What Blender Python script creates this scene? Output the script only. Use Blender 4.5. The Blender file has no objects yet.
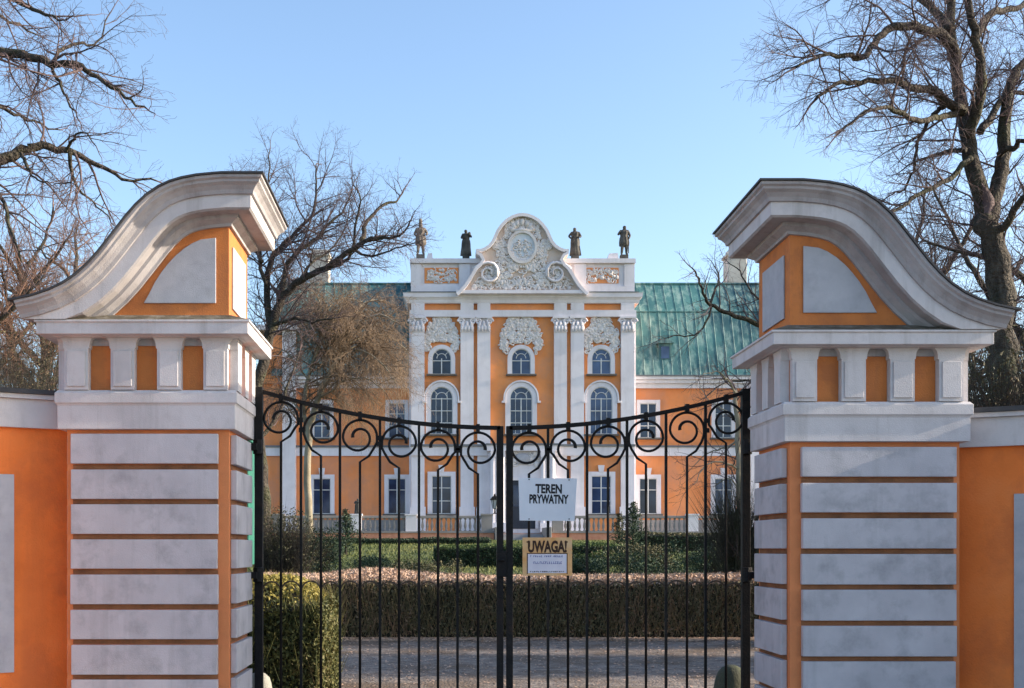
import bpy, bmesh, math, random
from mathutils import Vector, Matrix

# ------------------------------------------------------------------ basics
scene = bpy.context.scene
C = scene.collection
F, CX, CY, H = 1150.0, 440.0, 548.0, 1.6          # focal length (px), principal point (px), eye height
R = math.radians
SUN_EL, SUN_FRONT = 20.0, 2.2                     # sun comes from +x, slightly from the viewer's side


def at(px, py, Y):
    return Vector(((px - CX) * Y / F, Y, H + (CY - py) * Y / F))


def sstep(a, b, v):
    t = min(1, max(0, (v - a) / (b - a)))
    return t * t * (3 - 2 * t)


def gz(y):
    return 2.0 * sstep(24, 68, y)


# ------------------------------------------------------------------ mesh collector
class MB:
    def __init__(self):
        self.v, self.f = [], []

    def quad(self, *p):
        b = len(self.v)
        self.v += [tuple(q) for q in p]
        self.f.append(tuple(range(b, b + len(p))))

    def box(self, x0, x1, y0, y1, z0, z1):
        b = len(self.v)
        self.v += [(x0, y0, z0), (x1, y0, z0), (x1, y1, z0), (x0, y1, z0), (x0, y0, z1), (x1, y0, z1), (x1, y1, z1), (x0, y1, z1)]
        self.f += [tuple(b + i for i in q) for q in ((0, 3, 2, 1), (4, 5, 6, 7), (0, 1, 5, 4), (1, 2, 6, 5), (2, 3, 7, 6), (3, 0, 4, 7))]
        return self

    def prism(self, poly, y0, y1):                 # polygon in x,z pushed along y
        b, n = len(self.v), len(poly)
        self.v += [(x, y0, z) for x, z in poly] + [(x, y1, z) for x, z in poly]
        self.f.append(tuple(range(b, b + n)))
        self.f.append(tuple(range(b + 2 * n - 1, b + n - 1, -1)))
        for i in range(n):
            j = (i + 1) % n
            self.f.append((b + i, b + n + i, b + n + j, b + j))
        return self

    def ring(self, outer, inner, y0, y1, closed=True):   # frame between two outlines, pushed along y
        b, n = len(self.v), len(outer)
        for y in (y0, y1):
            self.v += [(x, y, z) for x, z in outer] + [(x, y, z) for x, z in inner]
        for i in range(n if closed else n - 1):
            j = (i + 1) % n
            o0, o1, i0, i1 = b + i, b + j, b + n + i, b + n + j
            s = 2 * n
            self.f += [(o0, o1, i1, i0), (o0 + s, i0 + s, i1 + s, o1 + s), (o0, o0 + s, o1 + s, o1), (i0, i1, i1 + s, i0 + s)]
        if not closed:
            for i in (0, n - 1):
                self.f.append((b + i, b + n + i, b + 3 * n + i, b + 2 * n + i))
        return self

    def tube(self, path, r0, r1=None, sides=6, square=False, radii=None, cap=True):
        n = len(path)
        if r1 is None:
            r1 = r0
        path = [Vector(p) for p in path]
        b = len(self.v)
        t = (path[1] - path[0]).normalized()
        ref = Vector((0, 1, 0)) if abs(t.y) < .8 else Vector((1, 0, 0))
        u = t.cross(ref).normalized()
        for i in range(n):
            if i == 0: t = path[1] - path[0]
            elif i == n - 1: t = path[-1] - path[-2]
            else: t = path[i + 1] - path[i - 1]
            if t.length < 1e-9: t = Vector((0, 0, 1))
            t.normalize()
            u = (u - t * u.dot(t))
            if u.length < 1e-6: u = t.orthogonal()
            u.normalize()
            w = t.cross(u)
            r = radii[i] if radii else r0 + (r1 - r0) * i / (n - 1)
            off = math.pi / 4 if square else 0
            if square: r *= 1.414
            for k in range(sides):
                a = 2 * math.pi * k / sides + off
                self.v.append(tuple(path[i] + u * (r * math.cos(a)) + w * (r * math.sin(a))))
        for i in range(n - 1):
            for k in range(sides):
                k2 = (k + 1) % sides
                self.f.append((b + i * sides + k, b + i * sides + k2, b + (i + 1) * sides + k2, b + (i + 1) * sides + k))
        if cap:
            self.f.append(tuple(range(b + sides - 1, b - 1, -1)))
            self.f.append(tuple(range(b + (n - 1) * sides, b + n * sides)))
        return self

    def lathe(self, prof, cx, cy, cz, sides=12, wob=None):
        b = len(self.v)
        for j, (r, z) in enumerate(prof):
            for k in range(sides):
                a = 2 * math.pi * k / sides
                rr = r * (wob(a, z) if wob else 1)
                self.v.append((cx + rr * math.cos(a), cy + rr * math.sin(a), cz + z))
        for j in range(len(prof) - 1):
            for k in range(sides):
                k2 = (k + 1) % sides
                self.f.append((b + j * sides + k, b + j * sides + k2, b + (j + 1) * sides + k2, b + (j + 1) * sides + k))
        self.f.append(tuple(range(b + sides - 1, b - 1, -1)))
        m = b + (len(prof) - 1) * sides
        self.f.append(tuple(range(m, m + sides)))
        return self

    def blob(self, c, rx, ry, rz, su=8, sv=5):
        prof = [(max(.02, math.sin(math.pi * j / sv)), -math.cos(math.pi * j / sv)) for j in range(sv + 1)]
        b = len(self.v)
        self.lathe(prof, 0, 0, 0, su)
        for i in range(b, len(self.v)):
            x, y, z = self.v[i]
            self.v[i] = (c[0] + x * rx, c[1] + y * ry, c[2] + z * rz)
        return self

    def sweep(self, rows, closed=False):           # rows of equal length -> skin
        b, n = len(self.v), len(rows[0])
        for r in rows: self.v += [tuple(p) for p in r]
        for i in range(len(rows) - 1):
            for k in range(n if closed else n - 1):
                k2 = (k + 1) % n
                self.f.append((b + i * n + k, b + i * n + k2, b + (i + 1) * n + k2, b + (i + 1) * n + k))
        return self

    def build(self, name, mat, parent=None, smooth=False, recalc=True, bevel=0):
        me = bpy.data.meshes.new(name)
        me.from_pydata(self.v, [], self.f)
        if recalc:
            bm = bmesh.new(); bm.from_mesh(me)
            bmesh.ops.recalc_face_normals(bm, faces=bm.faces)
            bm.to_mesh(me); bm.free()
        if smooth:
            for p in me.polygons: p.use_smooth = True
        mats = mat if isinstance(mat, (list, tuple)) else [mat]
        for m in mats: me.materials.append(m)
        o = bpy.data.objects.new(name, me)
        C.objects.link(o)
        if parent:
            o.parent = parent
            o.matrix_parent_inverse = Matrix.Translation(-parent.location)
        if bevel:
            md = o.modifiers.new('bevel', 'BEVEL'); md.width = bevel; md.segments = 2; md.limit_method = 'ANGLE'; md.angle_limit = R(50)
        return o


def tag(o, label, cat, group=None, kind=None):
    o['label'] = label; o['category'] = cat
    if group: o['group'] = group
    if kind: o['kind'] = kind
    return o


def thing(name, label, cat, loc=(0, 0, 0), group=None):
    o = bpy.data.objects.new(name, None)
    o.empty_display_size = .3
    o.location = loc
    C.objects.link(o)
    return tag(o, label, cat, group)


def share(src, name, parent, loc):                 # repeat a part
    o = src.copy(); C.objects.link(o); o.parent = parent
    o.matrix_parent_inverse = Matrix.Translation(-parent.location)
    o.location = loc
    return o


# ------------------------------------------------------------------ materials
def mat(name, cols, scale=4, rough=.85, bump=.15, bscale=60, detail=6, spec=.3, metallic=0, island=0, streak=None, dirt=None, coord='Object', stretch=(1, 1, 1), bdist=.02):
    """cols: colours mixed by fractal noise. dirt: (colour, amount, scale) blotches. streak: (colour, amount) vertical runs."""
    m = bpy.data.materials.new(name); m.use_nodes = True
    nt = m.node_tree; N = nt.nodes; L = nt.links
    bs = N['Principled BSDF']
    bs.inputs['Roughness'].default_value = rough
    bs.inputs['Metallic'].default_value = metallic
    bs.inputs['Specular IOR Level'].default_value = spec
    tc = N.new('ShaderNodeTexCoord'); mp = N.new('ShaderNodeMapping')
    mp.inputs['Scale'].default_value = stretch
    L.new(tc.outputs[coord], mp.inputs['Vector'])
    nz = N.new('ShaderNodeTexNoise'); nz.inputs['Scale'].default_value = scale; nz.inputs['Detail'].default_value = detail; nz.inputs['Roughness'].default_value = .6
    L.new(mp.outputs['Vector'], nz.inputs['Vector'])
    rp = N.new('ShaderNodeValToRGB')
    els = rp.color_ramp.elements
    n = len(cols)
    lo, hi = (.3, .7)
    while len(els) < n: els.new(.5)
    for i, c in enumerate(cols):
        els[i].position = lo + (hi - lo) * i / max(1, n - 1)
        els[i].color = (*c, 1)
    src = nz.outputs['Fac']
    if island:
        g = N.new('ShaderNodeNewGeometry'); mx = N.new('ShaderNodeMix')
        mx.inputs[0].default_value = island
        L.new(nz.outputs['Fac'], mx.inputs[2]); 
        mr = N.new('ShaderNodeMapRange'); mr.inputs[3].default_value = .3; mr.inputs[4].default_value = .7
        L.new(g.outputs['Random Per Island'], mr.inputs[0])
        L.new(mr.outputs[0], mx.inputs[3])
        src = mx.outputs[0]
    L.new(src, rp.inputs['Fac'])
    col = rp.outputs['Color']

    def blend(col, fac, c):
        mx = N.new('ShaderNodeMix'); mx.data_type = 'RGBA'
        L.new(fac, mx.inputs[0]); L.new(col, mx.inputs[6]); mx.inputs[7].default_value = (*c, 1)
        return mx.outputs[2]

    def mask(scale, st, lo, hi, amt):
        m2 = N.new('ShaderNodeMapping'); m2.inputs['Scale'].default_value = st
        L.new(tc.outputs[coord], m2.inputs['Vector'])
        n2 = N.new('ShaderNodeTexNoise'); n2.inputs['Scale'].default_value = scale; n2.inputs['Detail'].default_value = 5
        n2.inputs['Roughness'].default_value = .65
        L.new(m2.outputs['Vector'], n2.inputs['Vector'])
        mr = N.new('ShaderNodeMapRange'); mr.inputs[1].default_value = lo; mr.inputs[2].default_value = hi; mr.inputs[3].default_value = 0; mr.inputs[4].default_value = amt
        L.new(n2.outputs['Fac'], mr.inputs[0])
        return mr.outputs[0]
    if dirt: col = blend(col, mask(dirt[2], (1, 1, 1), dirt[3] if len(dirt) > 3 else .5, .75 if len(dirt) < 4 else dirt[3] + .16, dirt[1]), dirt[0])
    if streak: col = blend(col, mask(streak[2] if len(streak) > 2 else 7, (1, 1, .08), streak[3] if len(streak) > 3 else .52, .75 if len(streak) < 4 else streak[3] + .2, streak[1]), streak[0])
    L.new(col, bs.inputs['Base Color'])
    if bump:
        nb = N.new('ShaderNodeTexNoise'); nb.inputs['Scale'].default_value = bscale; nb.inputs['Detail'].default_value = 4
        L.new(tc.outputs[coord], nb.inputs['Vector'])
        bp = N.new('ShaderNodeBump'); bp.inputs['Strength'].default_value = bump; bp.inputs['Distance'].default_value = bdist
        L.new(nb.outputs['Fac'], bp.inputs['Height']); L.new(bp.outputs['Normal'], bs.inputs['Normal'])
    return m


M = {}
M['white'] = mat('white_plaster', [(.46, .435, .445), (.55, .525, .535), (.61, .58, .59)], 2.5, streak=((.27, .25, .24), .55), dirt=((.33, .31, .315), .6, 5), bump=.2, bscale=110)
M['white_block'] = mat('white_block_plaster', [(.43, .415, .44), (.53, .51, .535)], 3, streak=((.29, .28, .29), .5), dirt=((.26, .255, .27), .7, 4.5), bump=.2, bscale=110)
M['cornice'] = mat('weathered_cornice_plaster', [(.27, .25, .26), (.36, .34, .35), (.44, .42, .43)], 3, streak=((.17, .155, .15), .65), dirt=((.20, .185, .18), .55, 6), bump=.25, bscale=110)
M['panel'] = mat('grey_panel_plaster', [(.36, .36, .40), (.45, .45, .48)], 5, dirt=((.29, .29, .31), .5, 9), bump=.15, bscale=130)
M['orange'] = mat('orange_stucco', [(.48, .155, .042), (.56, .185, .052), (.60, .21, .065)], 2.6, dirt=((.38, .13, .05), .65, 4, .46), streak=((.36, .13, .055), .5, 5), bump=.25, bscale=80)
M['orange_deep'] = mat('orange_wall_stucco', [(.70, .165, .032), (.80, .20, .042), (.82, .225, .058)], 1.8, dirt=((.57, .14, .04), .6, 2.2, .46), streak=((.52, .135, .04), .5, 3), bump=.25, bscale=70)
M['rust'] = mat('joint_stucco', [(.62, .21, .08), (.72, .25, .095)], 3, dirt=((.45, .16, .07), .5, 4), bump=.2, bscale=110)
M['joint_shade'] = mat('shaded_dirty_joint_stucco', [(.16, .075, .04), (.26, .115, .055), (.34, .15, .07)], 5, bump=.3)  # grimy brown, with the shade of the grooves mixed into the colour
M['moss'] = mat('mossy_grime', [(.05, .042, .03), (.11, .095, .07), (.22, .20, .17)], 9, bump=.5)
M['coping'] = mat('dark_coping_sheet', [(.035, .035, .04), (.06, .06, .065)], 6, rough=.6, bump=.1)
M['iron'] = mat('black_iron', [(.004, .004, .005), (.011, .0105, .011)], 12, rough=.55, bump=.25, spec=.18, dirt=((.028, .016, .011), .5, 7, .52))
M['hoop_iron'] = mat('brown_iron', [(.05, .035, .025), (.09, .06, .04)], 12, rough=.6)
M['sign_white'] = mat('white_sign_board', [(.62, .66, .72), (.72, .75, .80)], 4, rough=.5, bump=.03)
M['sign_yellow'] = mat('yellow_sign_board', [(.66, .32, .10), (.70, .46, .24)], 9, rough=.5, bump=.03)
M['sign_panel'] = mat('pale_sign_panel', [(.60, .58, .66), (.70, .68, .74)], 9, rough=.5, bump=.03)
M['ink'] = mat('black_ink', [(.012, .012, .016), (.02, .02, .024)], 10, rough=.6, bump=0)
M['ink_brown'] = mat('brown_black_ink', [(.03, .014, .008), (.06, .025, .012)], 10, rough=.6, bump=0)
M['ink_blue'] = mat('blue_ink', [(.06, .08, .30), (.10, .10, .34)], 10, rough=.6, bump=0)
M['teal'] = mat('green_painted_metal', [(.02, .13, .10), (.04, .19, .14)], 5, rough=.5)
M['stone'] = mat('pale_guard_stone', [(.22, .21, .18), (.34, .33, .29)], 8, dirt=((.10, .12, .06), .6, 9), bump=.5)
M['stone_dark'] = mat('mossy_guard_stone', [(.05, .055, .04), (.09, .09, .06)], 8, dirt=((.05, .07, .025), .7, 9), bump=.5)
# palace
M['p_orange'] = mat('palace_orange_stucco', [(.74, .26, .085), (.83, .31, .105), (.84, .35, .145)], .5, dirt=((.66, .28, .14), .7, .9, .44), streak=((.54, .23, .10), .5, 1.2), bump=.15, bscale=20)
M['p_orange_wing'] = mat('wing_orange_stucco', [(.72, .24, .085), (.82, .29, .105), (.84, .33, .145)], .45, dirt=((.64, .27, .15), .7, .7, .44), streak=((.52, .22, .11), .5, 1.0), bump=.15, bscale=20)
M['p_white'] = mat('palace_white_stucco', [(.66, .625, .66), (.74, .70, .735), (.78, .74, .77)], .5, dirt=((.56, .52, .53), .5, 1.2), streak=((.48, .45, .45), .4, 1.5), bump=.15, bscale=20)
M['p_relief'] = mat('palace_relief_stucco', [(.66, .61, .60), (.76, .71, .69)], 1.2, dirt=((.62, .47, .38), .5, 1.6), bump=.2, bscale=12)
M['p_relief_ground'] = mat('relief_ground_stucco', [(.64, .47, .36), (.64, .56, .52)], 1.4, bump=.2, bscale=12)
M['sill'] = mat('dark_sill_sheet', [(.10, .09, .085), (.15, .135, .12)], 2)
M['ledge'] = mat('grey_ledge_sheet', [(.12, .13, .15), (.18, .19, .20)], 2, rough=.5)
M['frame'] = mat('white_window_paint', [(.62, .62, .62), (.70, .70, .70)], 2, rough=.5, bump=0)
M['door'] = mat('dark_door_wood', [(.02, .025, .04), (.04, .045, .06)], 2, rough=.5)
M['chimney'] = mat('mottled_chimney_plaster', [(.30, .27, .23), (.52, .48, .43), (.60, .57, .52)], 1.1, dirt=((.25, .22, .19), .7, 1.5), bump=.3, bscale=8)
M['statue'] = mat('dark_weathered_sandstone', [(.04, .038, .036), (.12, .11, .10)], 2.5, bump=.4, bscale=20)
M['statue_pale'] = mat('pale_weathered_sandstone', [(.07, .065, .06), (.24, .20, .165)], 1.8, bump=.4, bscale=20)
M['baluster'] = mat('balustrade_stone', [(.24, .22, .21), (.34, .31, .29)], 1, dirt=((.17, .155, .14), .5, 2), bump=.2, bscale=20)
M['step'] = mat('grey_step_stone', [(.26, .26, .27), (.38, .38, .38)], 1.2, bump=.2, bscale=20)
M['brick'] = mat('terrace_brick', [(.56, .22, .13), (.70, .34, .23)], 2.5, bump=.3, bscale=10)
M['grass_pot'] = mat('white_urn_paint', [(.68, .70, .72), (.74, .76, .78)], 2, bump=.1)


def glass_mat():
    m = bpy.data.materials.new('window_glass'); m.use_nodes = True
    N, L = m.node_tree.nodes, m.node_tree.links
    b = N['Principled BSDF']
    tc = N.new('ShaderNodeTexCoord'); nz = N.new('ShaderNodeTexNoise'); nz.inputs['Scale'].default_value = .8
    L.new(tc.outputs['Object'], nz.inputs['Vector'])
    rp = N.new('ShaderNodeValToRGB'); rp.color_ramp.elements[0].position = .35; rp.color_ramp.elements[1].position = .65
    rp.color_ramp.elements[0].color = (.008, .015, .040, 1); rp.color_ramp.elements[1].color = (.025, .045, .095, 1)
    L.new(nz.outputs['Fac'], rp.inputs['Fac'])
    oi = N.new('ShaderNodeObjectInfo'); mr = N.new('ShaderNodeMapRange'); mr.inputs[3].default_value = .4; mr.inputs[4].default_value = 2.6
    L.new(oi.outputs['Random'], mr.inputs[0])
    vm = N.new('ShaderNodeVectorMath'); vm.operation = 'SCALE'
    L.new(rp.outputs['Color'], vm.inputs[0]); L.new(mr.outputs[0], vm.inputs['Scale']); L.new(vm.outputs[0], b.inputs['Base Color'])
    b.inputs['Roughness'].default_value = .06; b.inputs['IOR'].default_value = 1.5
    n2 = N.new('ShaderNodeTexNoise'); n2.inputs['Scale'].default_value = 1.5
    L.new(tc.outputs['Object'], n2.inputs['Vector'])
    bp = N.new('ShaderNodeBump'); bp.inputs['Strength'].default_value = .08
    L.new(n2.outputs['Fac'], bp.inputs['Height']); L.new(bp.outputs['Normal'], b.inputs['Normal'])
    return m


M['glass'] = glass_mat()


def copper_mat():
    m = mat('green_copper_roof', [(.03, .10, .115), (.055, .165, .17), (.095, .23, .225)], .35, rough=.55, bump=0, streak=((.33, .45, .40), .6, 2.4, .46), dirt=((.018, .055, .08), .75, .14, .47))
    return m


M['copper'] = copper_mat()
M['bark'] = mat('dark_bark', [(.022, .017, .014), (.055, .045, .036), (.10, .085, .068)], 9, dirt=((.055, .065, .022), .75, 1.4), bump=1, bscale=16, bdist=.12, stretch=(1, 1, .25))
M['bark_pale'] = mat('pale_bark', [(.20, .17, .12), (.34, .30, .23)], 2.5, dirt=((.12, .12, .06), .6, 1.4), bump=.7, bscale=12)
M['twig'] = mat('purple_brown_twigs', [(.075, .052, .055), (.125, .09, .09)], 1, bump=0)
M['twig_red'] = mat('red_brown_twigs', [(.15, .085, .06), (.24, .14, .10)], .6, bump=0)
M['twig_tan'] = mat('tan_twigs', [(.13, .09, .06), (.22, .155, .105)], .6, bump=0)


def leaf(name, cols, sc=.8):
    m = mat(name, cols, sc, rough=.6, bump=0, island=.6, spec=.25)
    return m


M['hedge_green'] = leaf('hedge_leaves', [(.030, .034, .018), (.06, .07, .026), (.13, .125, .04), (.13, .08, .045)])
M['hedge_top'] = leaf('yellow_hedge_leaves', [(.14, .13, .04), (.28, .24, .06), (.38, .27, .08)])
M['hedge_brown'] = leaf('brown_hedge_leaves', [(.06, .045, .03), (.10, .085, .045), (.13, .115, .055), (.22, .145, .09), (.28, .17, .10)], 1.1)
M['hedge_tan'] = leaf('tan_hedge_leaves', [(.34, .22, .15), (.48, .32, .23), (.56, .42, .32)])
M['hedge_core'] = mat('hedge_core', [(.018, .016, .011), (.03, .028, .018)], 3, bump=.6, bscale=12)
M['dark_green'] = leaf('dark_evergreen_leaves', [(.016, .03, .018), (.03, .055, .028), (.05, .08, .04)])
M['mid_green'] = leaf('mid_green_leaves', [(.035, .06, .02), (.07, .11, .03), (.12, .15, .045)])
M['olive'] = leaf('olive_leaves', [(.045, .045, .025), (.09, .085, .04), (.15, .13, .07)])
M['gravel'] = mat('drive_gravel', [(.09, .072, .062), (.17, .14, .122), (.25, .21, .18), (.34, .29, .25)], 7, dirt=((.13, .09, .06), .8, .7, .44), bump=.9, bscale=30, detail=12, bdist=.05)
M['sand'] = mat('sandy_verge', [(.22, .16, .11), (.34, .26, .19), (.42, .33, .25)], 5, dirt=((.12, .09, .05), .8, 1.5, .46), bump=.8, bscale=25, bdist=.05)
M['road'] = mat('forecourt_paving', [(.16, .15, .145), (.24, .225, .21)], 1.5, bump=.5, bscale=30)
M['lawn'] = mat('lawn_soil', [(.045, .06, .02), (.08, .10, .03), (.13, .13, .05)], .5, bump=.5, bscale=15, detail=10)
M['grass'] = mat('lawn_grass', [(.05, .075, .022), (.10, .125, .035), (.19, .18, .06)], .18, rough=.7, bump=0, island=.25)
M['lamp_glass'] = mat('lantern_glass', [(.35, .38, .40), (.45, .47, .50)], 2, rough=.2, bump=0)

# ------------------------------------------------------------------ camera, world, sun
cam = bpy.data.cameras.new('camera'); co = bpy.data.objects.new('camera', cam); C.objects.link(co)
co.location = (0, 0, H); co.rotation_euler = (R(90), 0, 0)
cam.sensor_width = 36; cam.lens = F / 1024 * 36
cam.shift_x = (512 - CX) / 1024; cam.shift_y = (CY - 344) / 1024
cam.clip_start = .1; cam.clip_end = 6000
scene.camera = co

w = bpy.data.worlds.new('World'); scene.world = w; w.use_nodes = True
nt = w.node_tree
sky = nt.nodes.new('ShaderNodeTexSky'); sky.sky_type = 'NISHITA'; sky.sun_disc = False
sky.sun_elevation = R(SUN_EL); sky.sun_rotation = R(90 + SUN_FRONT)
sky.air_density = 1.0; sky.dust_density = 1.3; sky.ozone_density = 2.0
nt.links.new(sky.outputs['Color'], nt.nodes['Background'].inputs['Color'])
nt.nodes['Background'].inputs['Strength'].default_value = .15
sl = bpy.data.lights.new('sun', 'SUN'); sl.energy = 4.2; sl.angle = R(.53); sl.color = (1, .86, .68)
so = bpy.data.objects.new('sun', sl); C.objects.link(so)
sd = Vector((math.cos(R(SUN_EL)) * math.cos(R(SUN_FRONT)), -math.cos(R(SUN_EL)) * math.sin(R(SUN_FRONT)), math.sin(R(SUN_EL))))
so.rotation_euler = (-sd).to_track_quat('-Z', 'Y').to_euler(); so.location = (30, 10, 30)
vs = scene.view_settings
vs.view_transform = 'Standard'; vs.look = 'None'; vs.exposure = 1.2; vs.gamma = 1; vs.use_curve_mapping = False
scene.cycles.use_denoising = True
scene.cycles.use_adaptive_sampling = True
scene.cycles.max_bounces = 6

# ------------------------------------------------------------------ ground
g = MB()
ys = [-60, -10, 5, 12, 16, 20, 22] + [24 + i * 2 for i in range(23)] + [75, 90, 120, 200, 500, 2500]
xs = [-2500, -300, -80, -40, -25, -15, -8, -4, 0, 4, 8, 15, 25, 40, 80, 300, 2500]
g.sweep([[(x, y, gz(y)) for x in xs] for y in ys])
g.build('ground', M['lawn'])['kind'] = 'structure'
g = MB(); g.quad((-14, -30, .004), (16, -30, .004), (16, 11.2, .004), (-14, 11.2, .004))
g.build('road', M['road'])['kind'] = 'structure'
g = MB()
rng = random.Random(3)
xx = [-16 + i * .5 for i in range(65)]
g.sweep([[(x, 11.2, .006) for x in xx], [(x, 20.35 + rng.uniform(-.12, .12), .006) for x in xx]])
g.build('driveway', M['gravel'])['kind'] = 'structure'


g = MB(); rng = random.Random(9)
g.sweep([[(x, 19.75 + rng.uniform(-.18, .18), .012) for x in xx], [(x, 20.8, .012) for x in xx]])
g.build('verge', M['sand'])['kind'] = 'structure'


def scatter_grass(name, n, x0, x1, y0, y1, m, hmax, seed):
    rng = random.Random(seed); b = MB()
    for _ in range(n):
        x, y = rng.uniform(x0, x1), rng.uniform(y0, y1)
        z = gz(y); h = rng.uniform(.5, 1) * hmax; a = rng.uniform(0, 6.28); s = rng.uniform(.012, .03)
        dx, dy = math.cos(a) * s, math.sin(a) * s
        lx, ly = rng.uniform(-.05, .05), rng.uniform(-.05, .05)
        b.quad((x - dx, y - dy, z), (x + dx, y + dy, z), (x + dx * .3 + lx, y + dy * .3 + ly, z + h))
    o = b.build(name, m, recalc=False); tag(o, 'rough winter lawn grass sloping up towards the palace terrace', 'grass', kind='stuff')
    return o


scatter_grass('lawn_grass', 70000, -18, 26, 40, 68, M['grass'], .12, 5)


# ------------------------------------------------------------------ gate pillars
S_PATH = [(0, 4.588), (.074, 4.582), (.20, 4.570), (.317, 4.548), (.41, 4.520), (.497, 4.480), (.59, 4.418), (.680, 4.335), (.757, 4.247), (.832, 4.150),
          (.91, 4.050), (.983, 3.958), (1.07, 3.862), (1.162, 3.780), (1.265, 3.710), (1.374, 3.658), (1.51, 3.612), (1.661, 3.580)]
CROWN = [(.318, 0), (.318, .022), (.298, .034), (.295, .052), (.268, .072), (.245, .102), (.236, .132), (.216, .134), (.216, .237), (.20, .252), (.085, .254), (.082, .28), (.05, .30), (.03, .312), (.026, .335), (-.02, .337)]


def normals(path):
    out = []
    for i, (x, z) in enumerate(path):
        a = path[max(0, i - 1)]; b = path[min(len(path) - 1, i + 1)]
        t = Vector((b[0] - a[0], b[1] - a[1])).normalized()
        out.append(Vector((-t.y, t.x)))            # points up/outward for a path running outwards
    return out


def ring_profile(mb, u0, u1, y0, y1, prof, X):
    rows = []
    for (o, z) in prof:
        rows.append([(X(u0 - o), y0 - o, z), (X(u1 + o), y0 - o, z), (X(u1 + o), y1 + o, z), (X(u0 - o), y1 + o, z)])
    b = len(mb.v)
    mb.sweep(rows, closed=True)
    mb.f.append((b, b + 1, b + 2, b + 3))
    e = b + 4 * (len(rows) - 1)
    mb.f.append((e, e + 1, e + 2, e + 3))


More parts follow.
